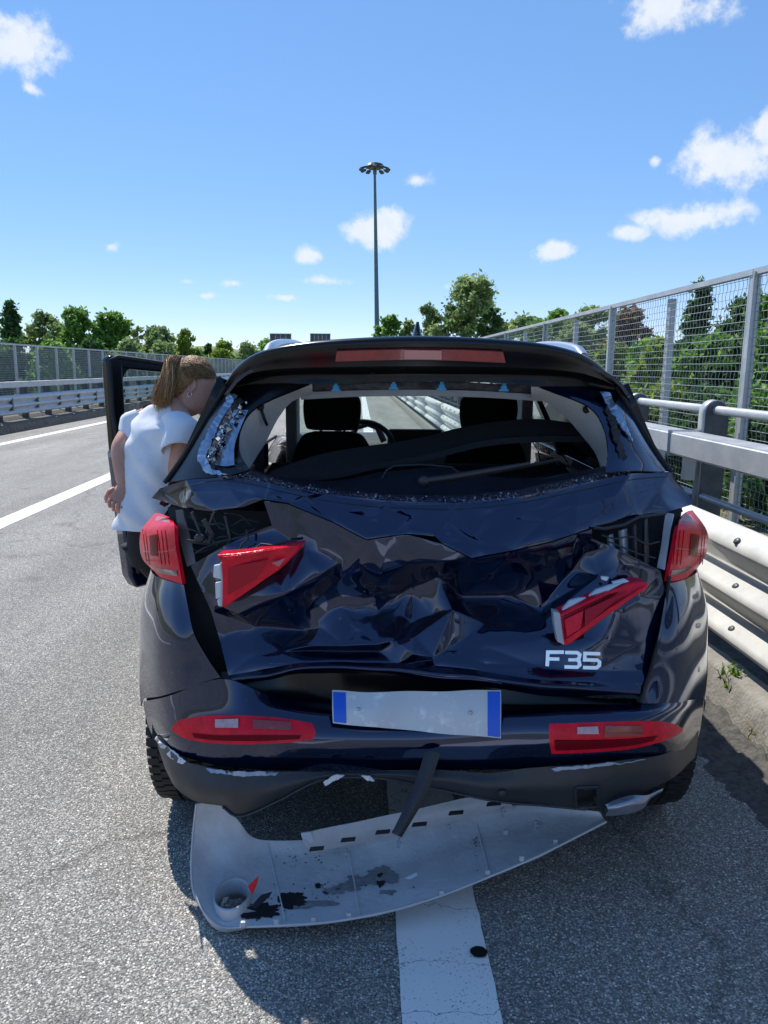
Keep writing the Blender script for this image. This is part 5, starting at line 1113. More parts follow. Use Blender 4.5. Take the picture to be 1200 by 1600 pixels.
patch('windscreen', [[W(XC-.74, 5.26, 1.11), W(XC, 5.34, 1.12), W(XC+.74, 5.26, 1.11)], [W(XC-.70, 4.88, 1.31), W(XC, 4.95, 1.32), W(XC+.70, 4.88, 1.31)], [W(XC-.62, 4.46, 1.50), W(XC, 4.52, 1.55), W(XC+.62, 4.46, 1.50)]], 12, 8, M['glass'], CAR, solid=.003, face_cam=False)

# ---- wheels
def wheel(s, y):
    x = XC+s*.79; n = 48; rings = []
    prof = [(-.115, .215), (-.118, .27), (-.112, .315), (-.098, .338), (-.06, .348), (0, .351), (.06, .348), (.098, .338), (.112, .315), (.118, .27), (.115, .215)]
    vs, fs = [], []
    for (dx, r) in prof:
        for k in range(n): a = 2*math.pi*k/n; vs.append(W(x+dx, y+r*math.cos(a), .35+r*math.sin(a)))
    for i in range(len(prof)-1):
        for k in range(n): fs.append((i*n+k, i*n+(k+1) % n, (i+1)*n+(k+1) % n, (i+1)*n+k))
    t = build('tyre', vs, fs, M['tyre'], CAR)
    lst = []
    for k in range(60):   # tread blocks
        a = 2*math.pi*k/60
        for j, dx in enumerate((-.088, -.048, 0, .048, .088)):
            r = (.344, .352, .354, .352, .344)[j]; aa = a+(.03 if j % 2 else 0); c = W(x+dx, y+r*math.cos(aa), .35+r*math.sin(aa))
            q = Euler((aa, 0, 0)).to_matrix(); v, f = box_vf((0, 0, 0), (.036, .010, .027)); lst.append(([q @ Vector(p)+c for p in v], f))
    v, f = merge(lst); tag(build('tread', v, f, M['tyre'], t, smooth=False), kind='stuff')
    lst = [loft_vf([(W(x+s*.02, y, .35), (0, .214, 0), (0, 0, .214)), (W(x+s*.10, y, .35), (0, .218, 0), (0, 0, .218))], 32, False), loft_vf([(W(x+s*.05, y, .35), (0, .05, 0), (0, 0, .05)), (W(x+s*.085, y, .35), (0, .04, 0), (0, 0, .04))], 16)]
    for k in range(5):
        a = 2*math.pi*k/5+.3; lst.append(tube_vf([W(x+s*.07, y, .35), W(x+s*.09, y+.21*math.cos(a), .35+.21*math.sin(a))], [.028, .022], 6))
    v, f = merge(lst); build('rim', v, f, M['alloy'], CAR)
    v, f = loft_vf([(W(x-s*.02, y, .35), (0, .2, 0), (0, 0, .2)), (W(x-s*.01, y, .35), (0, .2, 0), (0, 0, .2))], 24); build('brake_disc', v, f, M['black'], CAR)
    lst = loft_vf([(W(x-s*.16, y, .38), (0, .43, 0), (0, 0, .43)), (W(x+s*.06, y, .38), (0, .43, 0), (0, 0, .43))], 24, False); o = build('wheel_liner', lst[0], [q for q in lst[1] if max(lst[0][i].z for i in q) > .45], M['black'], CAR)
for s in (-1, 1):
    for y in WY: wheel(s, y)

# ---- cabin
box('cabin_floor', (XC, 3.9, .44), (1.5, 2.9, .04), M['fabric'], CAR)
for s in (-1, 1):
    box('cabin_side_trim', (XC+s*.80, 3.1, .75), (.04, 1.5, .64), M['black'], CAR, .01)
patch('headliner', [[W(XC-.60, 2.5, 1.49), W(XC, 2.48, 1.555), W(XC+.60, 2.5, 1.49)], [W(XC-.62, 3.4, 1.50), W(XC, 3.4, 1.575), W(XC+.62, 3.4, 1.50)], [W(XC-.58, 4.42, 1.47), W(XC, 4.45, 1.53), W(XC+.58, 4.42, 1.47)]], 12, 8, M['grey_trim'], CAR, solid=.01, face_cam=False)
patch('pillar_trim', [[(488, 600, 2.42), (488, 607, 2.43), (488, 615, 2.47)], [(438, 605, 2.41), (447, 614, 2.43), (456, 628, 2.48)], [(400, 624, 2.40), (415, 636, 2.43), (434, 655, 2.50)], [(378, 658, 2.37), (394, 668, 2.42), (416, 690, 2.52)], [(371, 692, 2.34), (383, 698, 2.40), (402, 712, 2.5)], [(375, 724, 2.31), (381, 726, 2.36), (390, 732, 2.42)]], 12, 30, M['grey_trim'], CAR, solid=.004)
patch('pillar_trim', [[(830, 604, 2.42), (830, 612, 2.43), (830, 622, 2.47)], [(876, 608, 2.41), (870, 618, 2.43), (860, 632, 2.48)], [(913, 628, 2.40), (902, 640, 2.43), (886, 654, 2.50)], [(938, 660, 2.37), (926, 670, 2.42), (910, 682, 2.50)], [(950, 700, 2.34), (943, 706, 2.40), (930, 708, 2.48)], [(950, 740, 2.30), (945, 739, 2.36), (940, 736, 2.42)]], 12, 30, M['grey_trim'], CAR, solid=.004)
hb = patch('header_bar', [[(470, 613, 2.50), (560, 610, 2.49), (655, 609, 2.49), (750, 611, 2.49), (846, 617, 2.50)], [(470, 623, 2.49), (560, 618, 2.48), (655, 617, 2.48), (750, 619, 2.48), (846, 625, 2.49)]], 24, 3, M['grey_trim'], CAR, solid=.008)
patch('header_gap', [[(484, 600, 2.47), (655, 597, 2.46), (832, 602, 2.47)], [(484, 612, 2.51), (655, 611, 2.50), (832, 614, 2.51)]], 20, 3, mat('dusty_dark_sheet', (.03, .032, .04), .5, col2=(.12, .12, .14), nscale=25), CAR, solid=.003, jit=.008)
for x, y in ((525, 606), (615, 603), (690, 604), (787, 606)):
    p = P(x, y, 2.445); v, f = merge([box_vf(p, (.019, .012, .012)), box_vf(p+Vector((0, -.004, .009)), (.011, .012, .012)), box_vf(p+Vector((0, .0, -.008)), (.03, .01, .006))]); build('blue_clip', v, f, M['clip'], hb, smooth=False)
for x, y, x2, y2 in ((407, 636, 417, 664), (916, 640, 930, 668)):
    v, f = merge([loft_vf([(P(x, y, 2.40), (.012, 0, 0), (0, 0, .012)), (P(x, y, 2.43), (.010, 0, 0), (0, 0, .010))], 12), tube_vf([P(x, y, 2.42), P((x+x2)/2, (y+y2)/2+2, 2.42), P(x2, y2, 2.45)], .005, 6)]); build('strut_joint', v, f, M['black'], CAR)
def seat(s):
    x = XC+s*.40; L = []
    rings = [(W(x, 4.12, .55), W(.22, 0, 0), W(0, .07, 0)), (W(x, 4.10, .75), W(.25, 0, 0), W(0, .08, 0)), (W(x, 4.07, .95), W(.245, 0, 0), W(0, .075, 0)), (W(x, 4.03, 1.10), W(.21, 0, 0), W(0, .065, 0)), (W(x, 4.01, 1.20), W(.16, 0, 0), W(0, .05, 0)), (W(x, 4.0, 1.225), W(.10, 0, 0), W(0, .03, 0))]
    r2 = smooth_rings(rings, 4); v, f = loft_vf([(c, a, b, .7) for c, a, b in r2], 28); o = build('seat_back', v, f, M['fabric'], CAR)
    rings = [(W(x, 3.97, 1.235), W(.10, 0, 0), W(0, .03, 0)), (W(x, 3.965, 1.25), W(.135, 0, 0), W(0, .05, 0)), (W(x, 3.96, 1.33), W(.148, 0, 0), W(0, .06, 0)), (W(x, 3.965, 1.40), W(.14, 0, 0), W(0, .055, 0)), (W(x, 3.97, 1.43), W(.09, 0, 0), W(0, .035, 0))]
    v, f = loft_vf([(c, a, b, .62) for c, a, b in smooth_rings(rings, 4)], 28); build('headrest', v, f, M['fabric'], CAR)
    for d in (-.06, .06): tube('headrest_rod', [W(x+d, 4.0, 1.18), W(x+d, 3.98, 1.27)], .007, M['chrome'], CAR, 8)
    v, f = loft_vf([(W(x, 4.15, .56), W(.23, 0, 0), W(0, 0, .07), .6), (W(x, 4.4, .6), W(.25, 0, 0), W(0, 0, .09), .6), (W(x, 4.62, .6), W(.24, 0, 0), W(0, 0, .07), .6)], 20); build('seat_cushion', v, f, M['fabric'], CAR)
seat(-1); seat(1)
v, f = loft_vf([(W(XC, 3.02, .5), W(.62, 0, 0), W(0, .08, 0), .4), (W(XC, 2.98, .8), W(.64, 0, 0), W(0, .07, 0), .4), (W(XC, 2.93, 1.08), W(.63, 0, 0), W(0, .06, 0), .4), (W(XC, 2.92, 1.19), W(.56, 0, 0), W(0, .04, 0), .5)], 28); build('rear_seat_back', v, f, M['fabric'], CAR)
patch('dashboard', [[W(XC-.72, 5.3, 1.10), W(XC, 5.34, 1.105), W(XC+.72, 5.3, 1.10)], [W(XC-.72, 4.95, 1.105), W(XC, 4.95, 1.11), W(XC+.72, 4.95, 1.105)], [W(XC-.72, 4.72, 1.03), W(XC, 4.72, 1.05), W(XC+.72, 4.72, 1.03)], [W(XC-.72, 4.68, .7), W(XC, 4.66, .7), W(XC+.72, 4.68, .7)]], 16, 16, M['dash'], CAR, solid=.01, face_cam=False)
a = P(648, 682, 4.64); box('centre_screen', (a.x, 4.64, a.z-.03), (.33, .03, .15), M['black_gloss'], CAR, .012)
st_c = P(566, 700, 4.56); pts = []
q = Euler((R(-62), 0, 0)).to_matrix()
pts = [st_c+q @ Vector((.185*math.cos(t), .185*math.sin(t), 0)) for t in np.linspace(0, 2*math.pi, 33)]
tube('steering_wheel', pts, .016, M['black'], CAR, 8, cap=False)
tube('instrument_hood', [P(x, y, 4.72) for x, y in ((545, 692), (556, 668), (575, 662), (590, 668), (600, 690))], .02, M['dash'], CAR, 8)
for s, px in ((-1, 463), (1, 809)):
    a = P(px, 640, 4.2); box('belt_pillar_trim', (XC+s*.63, 4.2, 1.26), (.06, .16, .50), M['grey_trim'], CAR, .01)
for s in (-1, 1):
    patch('window_frame_trim', [[W(XC+s*.80, 3.0, 1.08), W(XC+s*.80, 3.14, 1.08)], [W(XC+s*.60, 2.98, 1.48), W(XC+s*.60, 3.1, 1.48)]], 4, 6, M['clad'], CAR, solid=.01, face_cam=False)
# dislodged parcel shelf
patch('parcel_shelf', [[(420, 738, 2.46), (450, 726, 2.50), (500, 710, 2.56), (560, 699, 2.62), (650, 685, 2.68), (740, 664, 2.72), (840, 655, 2.72), (930, 668, 2.70)], [(428, 744, 2.44), (455, 738, 2.46), (500, 728, 2.50), (560, 718, 2.55), (650, 705, 2.60), (740, 688, 2.62), (840, 678, 2.64), (936, 680, 2.64)], [(440, 750, 2.42), (480, 744, 2.44), (530, 738, 2.46), (580, 726, 2.50), (660, 712, 2.54), (760, 688, 2.58), (840, 682, 2.60), (938, 682, 2.62)]], 48, 10, M['shelf'], CAR, solid=.02, jit=.004)
patch('tailgate_inner', [[(392, 735, 2.36), (440, 746, 2.42), (520, 752, 2.44), (610, 735, 2.44), (690, 732, 2.44), (780, 745, 2.44), (860, 744, 2.42), (945, 728, 2.36)], [(385, 742, 2.30), (440, 760, 2.28), (520, 772, 2.27), (610, 780, 2.27), (700, 782, 2.27), (780, 776, 2.27), (860, 762, 2.28), (948, 742, 2.31)]], 30, 6, mat('blue_black_plastic', (.012, .016, .028), .45, col2=(.02, .026, .042), nscale=18), CAR, solid=.004, jit=.012)
tube('seal_loop', [P(x, y, 2.4) for x, y in ((578, 768), (596, 750), (604, 735), (616, 728), (660, 726), (705, 730), (722, 742), (736, 756), (770, 762), (830, 754), (880, 742))], .0035, M['clad'], CAR, 6)
# rear wiper
wp = tube('wiper_arm', [P(x, y, Y) for x, y, Y in ((663, 751, 2.27), (700, 746, 2.262), (760, 736, 2.262), (828, 724, 2.275))], [.012, .011, .009, .006], M['clad'], CAR, 8)
tube('wiper_blade', [P(x, y, Y) for x, y, Y in ((700, 752, 2.275), (770, 738, 2.27), (874, 718, 2.285))], .0055, M['black'], wp, 6)
v, f = loft_vf([(P(662, 752, 2.29), W(.020, 0, 0), W(0, 0, .02)), (P(662, 752, 2.262), W(.018, 0, 0), W(0, 0, .018)), (P(662, 752, 2.255), W(.012, 0, 0), W(0, 0, .012))], 16); build('wiper_hub', v, f, M['clad'], wp)

# ---- open front door on the left
H, F = W(-.80, 5.12, 0), W(-1.525, 4.26, 0); du = (F-H).normalized(); dn = W(-du.y, du.x, 0)
if dn.y > 0: dn = -dn
LD = (F-H).length
def D(u, z, d=0): return H+du*u+W(0, 0, z)+dn*d
DO = empty('door', (0, 0, 0)); DO.parent = CAR; DO.location = Vector((-.80, 5.12, 0))-CAR.location
def dpoly(nm, pts, d0, dep, m, bev=.012): return extrude_poly(nm, [D(u, z, d0) for u, z in pts], dn*-dep, m, DO, bev)
dpoly('door_panel', [(.02, .34), (.5, .30), (LD-.09, .28), (LD-.05, .36), (LD-.03, .6), (LD-.01, .95), (LD, 1.09), (.0, 1.09), (.0, .6)], .05, .10, M['paint'], .02)
dpoly('door_lining', [(.06, .42), (LD-.2, .38), (LD-.12, .55), (LD-.06, 1.05), (.06, 1.05)], .066, .02, M['black'])
dpoly('window_frame', [(LD-.085, 1.08), (LD, 1.08), (LD+.012, 1.58), (LD-.01, 1.605), (LD-.06, 1.605), (LD-.085, 1.56)], .035, .06, M['black_gloss'])
dpoly('window_frame', [(LD-.02, 1.605), (LD-.08, 1.535), (.55, 1.50), (.33, 1.40), (.06, 1.09), (0, 1.09), (.28, 1.43), (.52, 1.555)], .035, .06, M['black_gloss'])
o = dpoly('window_corner', [(LD-.14, 1.54), (LD-.075, 1.54), (LD-.075, 1.46), (LD-.09, 1.50), (LD-.11, 1.525)], .03, .04, M['black_gloss'], .0)
dpoly('window_pane', [(LD-.09, 1.07), (LD-.09, 1.55), (.55, 1.52), (.33, 1.41), (.06, 1.07)], .006, .004, M['glass'], 0)
tube('door_seal', [D(LD-.09, .38, .072), D(LD-.06, .6, .072), D(LD-.02, 1.0, .072), D(LD, 1.3, .045), D(LD, 1.58, .045), D(LD-.05, 1.60, .045), D(.6, 1.545, .045)], .012, M['black'], DO, 6)
v, f = merge([box_vf(D(LD-.05, .82, .058), (.05, .04, .09)), box_vf(D(LD-.25, .86, .08), (.14, .05, .03))]); build('latch', v, f, M['galv_dark'], DO, smooth=False)

# ================================================================== THE TORN-OFF BUMPER TRIM
c0 = G(600, 1390, 0)
TR = empty('bumper_trim', (c0.x, c0.y, 0), 'pale grey torn-off bumper trim hanging down to the asphalt below the smashed bumper', 'bumper trim')
cols = [[(308, 1256, .26), (303, 1300, .17), (300, 1352, .11), (304, 1395, .08), (322, 1428, .05)], [(340, 1256, .25), (336, 1300, .15), (333, 1350, .07), (336, 1400, .05), (347, 1447, .03)], [(370, 1280, .20), (374, 1320, .10), (376, 1365, .045), (378, 1405, .045), (384, 1448, .035)],
        [(402, 1311, .10), (412, 1335, .055), (420, 1372, .03), (430, 1410, .035), (440, 1446, .05)], [(475, 1312, .09), (485, 1335, .055), (497, 1368, .035), (508, 1404, .04), (520, 1440, .06)], [(560, 1306, .09), (570, 1328, .06), (582, 1358, .04), (592, 1392, .05), (602, 1425, .065)],
        [(648, 1290, .11), (656, 1312, .08), (666, 1338, .06), (674, 1372, .07), (682, 1402, .085)], [(735, 1268, .14), (742, 1288, .11), (750, 1312, .09), (756, 1342, .10), (762, 1371, .115)], [(815, 1259, .17), (821, 1275, .15), (828, 1294, .135), (835, 1316, .14), (842, 1337, .15)],
        [(880, 1262, .195), (885, 1273, .18), (890, 1284, .175), (896, 1296, .175), (902, 1307, .18)], [(935, 1268, .225), (938, 1272, .22), (941, 1276, .215), (944, 1280, .215), (947, 1284, .22)]]
rows = [[G(*cols[i][j]) for i in range(len(cols))] for j in range(5)]
def tcut(p):
    d = CR.transposed() @ (p-Vector((0, 0, CAMZ))); x = 600+FPX*d.x/-d.z; y = 800-FPX*d.y/-d.z
    return ((x-363)/26)**2+((y-1404)/27)**2 < 1
M['trim'] = mat('scuffed_grey_trim', (.50, .50, .52), .5, col2=(.72, .72, .73), nscale=7, ndetail=9, bump=.3, bscale=60, nlo=.3, nhi=.72)
TP = patch('panel', rows, 150, 40, M['trim'], TR, solid=.004, cut=tcut, jit=.004)
edge = [G(*c[4])+Vector((0, -.002, .002)) for c in cols]
tube('rolled_edge', [cr(edge, i/40) for i in range(41)], .004, M['insert'], TR, 6)
edge = [G(*c)+Vector((-.002, 0, 0)) for c in cols[0]]
tube('rolled_edge', [cr(edge, i/12) for i in range(13)], .0035, M['insert'], TR, 6)
# moulded ribs across the inside of the trim
for a_, b_ in (((418, 1318), (446, 1440)), ((545, 1330), (562, 1430)), ((745, 1290), (765, 1366))):
    tube('rib', [SF(TP, a_[0]+(b_[0]-a_[0])*t, a_[1]+(b_[1]-a_[1])*t, .001, 1.95) for t in np.linspace(0, 1, 9)], .0035, M['trim'], TR, 6)
# exhaust surround ring
cc = G(363, 1404, .05); vs, fs = [], []; n = 36
ex, ey = .046, .064
for (r, z) in ((1.0, .012), (1.06, .02), (1.13, .012), (1.16, -.012), (1.16, -.04), (1.0, -.045), (.96, -.02)):
    for k in range(n): a = 2*math.pi*k/n; vs.append(cc+Vector((ex*r*math.cos(a), ey*r*math.sin(a), z)))
for i in range(7):
    for k in range(n): fs.append((i*n+k, i*n+(k+1) % n, ((i+1) % 7)*n+(k+1) % n, ((i+1) % 7)*n+k))
build('exhaust_ring', vs, fs, M['insert'], TR)
patch('corner_skirt', [[G(302, 1392, .09), G(318, 1426, .06), G(345, 1449, .035), G(384, 1450, .04)], [G(306, 1400, .05), G(322, 1436, .025), G(345, 1456, .006), G(376, 1454, .006)]], 14, 4, M['insert'], TR, solid=.003)
# slotted stiffening strip
rows = [[G(470, 1302, .16), G(540, 1288, .17), G(620, 1271, .185), G(700, 1253, .20), G(738, 1246, .21), G(800, 1250, .21)], [G(476, 1320, .125), G(548, 1305, .135), G(628, 1289, .15), G(706, 1270, .17), G(746, 1260, .185), G(800, 1256, .19)], [G(488, 1333, .085), G(556, 1318, .095), G(634, 1302, .11), G(712, 1283, .13), G(752, 1272, .15), G(800, 1262, .17)]]
SS = patch('slotted_strip', rows, 60, 10, M['insert'], TR, solid=.004, jit=.002)
ce = rows
patch('strip_end', [[G(470, 1302, .162), G(476, 1318, .128)], [G(486, 1300, .165), G(490, 1316, .13)]], 3, 3, M['white_tab'], SS, solid=.006)
for i, (x, y) in enumerate(((477, 1310), (495, 1329), (544, 1315), (598, 1303), (655, 1291), (712, 1273), (771, 1259))):
    z = .13+.00024*(x-480); w_, h_ = (5, 6) if i == 0 else (12, 4.5)
    pts = [G(x-w_, y+h_*.8, z), G(x-w_*.8, y-h_*.6, z+.008), G(x+w_, y-h_, z+.008), G(x+w_*.9, y+h_*.3, z)]
    off = Vector((0, -.012, .012)); extrude_poly('slot', [p+off for p in pts], Vector((0, .01, -.004)), M['black'], SS, .001)
# clips, stains and scraps lying in it
def on_trim(px, py): # height of the panel by nearest control point
    best = sorted(((px-c[0])**2+(py-c[1])**2, c[2]) for col_ in cols for c in col_)[:3]
    w_ = [1/(b[0]+1) for b in best]; return sum(a*b[1] for a, b in zip(w_, best))/sum(w_)
for i, (x, y) in enumerate(((380, 1444), (432, 1440), (490, 1437), (545, 1430), (690, 1395), (762, 1363), (815, 1341), (868, 1315), (622, 1300), (790, 1300))):
    p = G(x, y, on_trim(x, y)+.012); box('clip', p, (.014, .010, .016), M['insert'], TR, .002)
for i, (x, y) in enumerate(((459, 1350), (540, 1336), (622, 1320), (785, 1272), (700, 1298), (836, 1292))):
    p = G(x, y, on_trim(x, y)+.01); v, f = merge([tube_vf([p+Vector((0, 0, -.01)), p+Vector((.003, .002, .02))], .004, 6), box_vf(p+Vector((.003, 0, .006)), (.014, .006, .008))]); build('stud', v, f, M['lamp_grey'], TR, smooth=False)
def blot(name, px, py, rx, ry, m, seed, dz=.006, rag=.35):
    vs, fs = [], []; n = 96
    vs.append(SF(TP, px, py, .003, 1.95))
    for k in range(n):
        a = 2*math.pi*k/n; c_, s_ = math.cos(a), math.sin(a); r = 1+rag*noise.noise(Vector((c_*2.2, s_*2.2, seed*3.7)))+rag*.45*noise.noise(Vector((c_*5, s_*5, seed*3.7)))+rag*.25*noise.noise(Vector((c_*15, s_*15, seed*1.7)))
        vs.append(SF(TP, px+rx*r*c_, py+ry*r*s_, .003, 1.95))
    build(name, vs, [(0, k+1, (k+1) % n+1) for k in range(n)], m, TR, solid=.0012)
g = random.Random(21); vs, fs = [], []
for i in range(150):
    cx, cy, sx, sy = g.choice(((455, 1405, 40, 18), (520, 1388, 60, 14), (595, 1375, 36, 16), (410, 1420, 34, 14), (480, 1340, 60, 14), (745, 1320, 6, 26)))
    x, y = g.gauss(cx, sx*.6), g.gauss(cy, sy*.6); r = g.choice((.0012, .0018, .003)); k = len(vs); c_ = SF(TP, x, y, .003, 1.95)
    vs += [c_+Vector((r*math.cos(t)*g.uniform(.6, 1.4), r*math.sin(t)*g.uniform(.6, 1.4), 0)) for t in np.linspace(0, 5.2, 6)]; fs.append(tuple(range(k, k+6)))
tag(build('dirt_specks', vs, fs, M['oil'], TR, smooth=False), kind='stuff')
blot('black_foam', 455, 1407, 24, 13, M['black'], 1, .014); blot('black_foam', 405, 1424, 30, 12, M['black'], 2, .016, .5)
blot('stain', 595, 1374, 8, 11, M['oil'], 3, .012); blot('stain', 497, 1384, 4, 4, M['oil'], 4, .010, .5); blot('stain', 527, 1388, 4, 2.5, M['oil'], 5, .010, .5); blot('stain', 510, 1395, 4, 2.5, M['oil'], 6, .010, .5)
wet = mat('wet_grey_stain', (.17, .18, .19), .4, col2=(.3, .31, .32), nscale=40)
for i_, (x_, y_, a_, b_) in enumerate(((596, 1366, 22, 11), (570, 1376, 24, 8), (545, 1385, 20, 6), (522, 1392, 16, 5), (500, 1412, 30, 4), (606, 1394, 12, 4), (612, 1372, 10, 9), (468, 1416, 20, 4))): blot('wet_stain', x_, y_, a_, b_, wet, 7+i_, .009, .5)
extrude_poly('red_lens_scrap', [G(387, 1385, .11), G(404, 1369, .14), G(400, 1385, .11), G(394, 1398, .09)], Vector((0, .01, -.004)), M['red'], TR, .001)
extrude_poly('dark_scrap', [G(392, 1416, .08), G(408, 1398, .10), G(426, 1393, .10), G(420, 1402, .09), G(400, 1420, .075)], Vector((0, .006, -.004)), M['black_gloss'], TR, .001)
extrude_poly('white_scrap', [G(632, 1372, .10), G(652, 1362, .11), G(652, 1368, .105), G(640, 1374, .10)], Vector((0, .006, -.004)), M['white_tab'], TR, .001)
extrude_poly('straw_scrap', [G(344, 1414, .04), G(350, 1402, .05), G(358, 1401, .05), G(352, 1410, .045)], Vector((0, .004, -.004)), mat('straw', (.5, .4, .3), .8), TR, .001)

# ================================================================== THE PERSON
def make_person():
    base = P(248, 830, 3.38); root = empty('person', (base.x, base.y, 0), 'person in white T-shirt and black trousers leaning towards the car beside the open door', 'person')
    b = Vector((base.x, base.y, 0))
    hip = P(244, 826, 3.36); wst = P(240, 775, 3.36); ch = P(248, 700, 3.40); shl = P(214, 657, 3.50); shr = P(290, 662, 3.30); nb = P(268, 634, 3.42); nt = P(287, 618, 3.44); hd = P(301, 604, 3.45)
    fwd = Vector((.62, .78, 0)).normalized(); rt = Vector((.78, -.62, 0)).normalized()      # she faces away and to the right
    # ---- body: one skinned surface
    J = {}
    el_l = P(184, 700, 3.36); wr_l = P(192, 762, 3.30); hand_l = P(186, 778, 3.27); el_r = P(273, 742, 3.27); wr_r = el_r+Vector((.055, .20, -.09))
    kn_l = Vector((b.x+.02, b.y+.12, .50)); kn_r = Vector((b.x+.14, b.y+.03, .50)); an_l = Vector((b.x+.05, b.y+.06, .09)); an_r = Vector((b.x+.16, b.y-.02, .09))
    pts = [hip, wst, ch, nb, nt, shl, el_l, wr_l, shr, el_r, wr_r, hip+rt*-.09+Vector((0, 0, -.06)), kn_l, an_l, hip+rt*.09+Vector((0, 0, -.06)), kn_r, an_r, an_l+fwd*.15+Vector((0, 0, -.05)), an_r+fwd*.15+Vector((0, 0, -.05))]
    eds = [(0, 1), (1, 2), (2, 3), (3, 4), (3, 5), (5, 6), (6, 7), (3, 8), (8, 9), (9, 10), (0, 11), (11, 12), (12, 13), (0, 14), (14, 15), (15, 16), (13, 17), (16, 18)]
    rad = [.10, .09, .085, .040, .046, .046, .038, .026, .046, .040, .027, .085, .052, .036, .085, .052, .036, .03, .03]
    me = bpy.data.meshes.new('body'); me.from_pydata([tuple(p-b) for p in pts], eds, []); o = bpy.data.objects.new('body', me); COL.objects.link(o); o.parent = root
    sk = o.modifiers.new('skin', 'SKIN'); sk.use_smooth_shade = True
    for i, sv in enumerate(me.skin_vertices[0].data): sv.radius = (rad[i], rad[i]); sv.use_root = (i == 0)
    ss = o.modifiers.new('sub', 'SUBSURF'); ss.levels = 2; ss.render_levels = 2
    me.materials.append(M['skin'])
    # ---- head: lofted along its own axis, with jaw, nose, lips and brow
    up = (Vector((.34, .26, 1))).normalized(); hf = Vector((.93, .30, -.22)); hf = (hf-up*hf.dot(up)).normalized(); hs = up.cross(hf).normalized()
    def hp(f, s, u): return hd+hf*f+hs*s+up*u
    prof = [(-.125, .052, .050, -.010), (-.105, .060, .058, .004), (-.085, .074, .062, .012), (-.06, .086, .067, .010), (-.03, .092, .072, .004), (0, .096, .075, 0), (.035, .097, .076, -.003), (.07, .091, .072, -.008), (.095, .075, .060, -.012), (.113, .048, .040, -.014), (.12, .015, .013, -.014)]
    rings = [(hp(c, 0, u), hf*a, hs*bb) for u, a, bb, c in prof]
    v, f = loft_vf(smooth_rings(rings, 3), 32)
    head = build('head', v, f, M['skin'], root)
    parts = [loft_vf(smooth_rings([(hp(.088, 0, .022), hf*.006, hs*.009), (hp(.100, 0, -.004), hf*.012, hs*.013), (hp(.106, 0, -.022), hf*.015, hs*.017), (hp(.096, 0, -.034), hf*.010, hs*.013)], 3), 12),
             loft_vf([(hp(.090, 0, -.056), hf*.010, hs*.024), (hp(.092, 0, -.062), hf*.011, hs*.022), (hp(.088, 0, -.070), hf*.010, hs*.018)], 12),
             loft_vf([(hp(.078, 0, -.098), hf*.014, hs*.022), (hp(.080, 0, -.108), hf*.012, hs*.018)], 12)]
    v, f = merge(parts); build('face_features', v, f, M['skin'], head)
    for s in (-1, 1):
        e = [(hp(-.012+c*.9, s*(.072+d), u), hf*a, up*0+hs*.006+up*bb*0+hs*.004*s) for u, a, bb, c, d in ()]
        ear = []
        n = 14
        for (sc, d) in ((1.0, .000), (1.0, .010), (.82, .013), (.62, .007)):
            ear.append((hp(-.008, s*(.071+d), -.008), hf*.017*sc, up*.030*sc))
        v, f = loft_vf(ear, n); build('ear', v, f, M['skin'], head)
        v, f = tube_vf([hp(-.004, s*.078, -.040)+hf*.009*math.cos(t)+up*(.011*math.sin(t)-.008) for t in np.linspace(0, 2*math.pi, 13)], .0014, 5, cap=False); build('earring', v, f, M['chrome'], head)
        v, f = loft_vf([(hp(.078, s*.032, .010), hs*.013, up*.006), (hp(.085, s*.032, .010), hs*.010, up*.004)], 10); build('eye', v, f, mat('eye_dark', (.03, .02, .015), .2), head)
    # ---- hair
    M['hair'] = mat('light_brown_hair', (.15, .07, .022), .5, spec=.3, col2=(.32, .165, .06), nscale=45, bump=.6, bscale=150)
    hv = []
    n1, n2 = 40, 26; vs, fs = [], []
    for j in range(n2+1):
        th = math.pi*.5*0+j/n2
        for i in range(n1):
            ph = 2*math.pi*i/n1
            el = -1.05+2.62*(j/n2) if False else (-.75+(math.pi/2+.75)*(j/n2))
            ce, se = math.cos(el), math.sin(el)
            fr = ce*math.cos(ph); sd = ce*math.sin(ph)
            # hairline: in front only above the brow, at the side above the ear
            lim = .50 if fr > .35 else (.22 if fr > -.1 else -.55)
            lim = np.interp(fr, [-1, -.35, -.05, .25, .6, 1], [-.78, -.62, .02, .30, .55, .62])
            e2 = max(el, lim); ce, se = math.cos(e2), math.sin(e2)
            st = .004*noise.noise(Vector((ph*9, e2*2.2, 0)))
            vs.append(hp(-.009+(.1085+st)*ce*math.cos(ph), (.086+st)*ce*math.sin(ph), .005+(.1325+st)*se))
    for j in range(n2):
        for i in range(n1): fs.append((j*n1+i, j*n1+(i+1) % n1, (j+1)*n1+(i+1) % n1, (j+1)*n1+i))
    hair = build('hair', vs, fs, M['hair'], root)
    tie = hp(-.092, -.006, .075)
    g = random.Random(3); lst = []
    for i in range(1300):
        t0 = tie+Vector((g.gauss(0, .007), g.gauss(0, .007), g.gauss(0, .007))); en = P(250+g.gauss(0, 6), 628+g.gauss(0, 6), 3.33+g.uniform(-.02, .03))
        k1 = t0+Vector((-.022+g.gauss(0, .006), -.03+g.gauss(0, .006), .004+g.gauss(0, .006))); k2 = t0.lerp(en, .55)+Vector((.002+g.gauss(0, .008), -.02+g.gauss(0, .008), .022))
        lst.append(tube_vf([cr([t0, k1, k2, en], q/9) for q in range(10)], [.0016, .002, .0021, .002, .002, .0018, .0016, .0014, .001, .0004], 3))
    v, f = merge(lst); pt = build('ponytail', v, f, mat('ponytail_hair', (.24, .125, .045), .4, spec=.5, col2=(.56, .33, .14), nlo=0, nhi=1, island=True), hair)
    lst = []
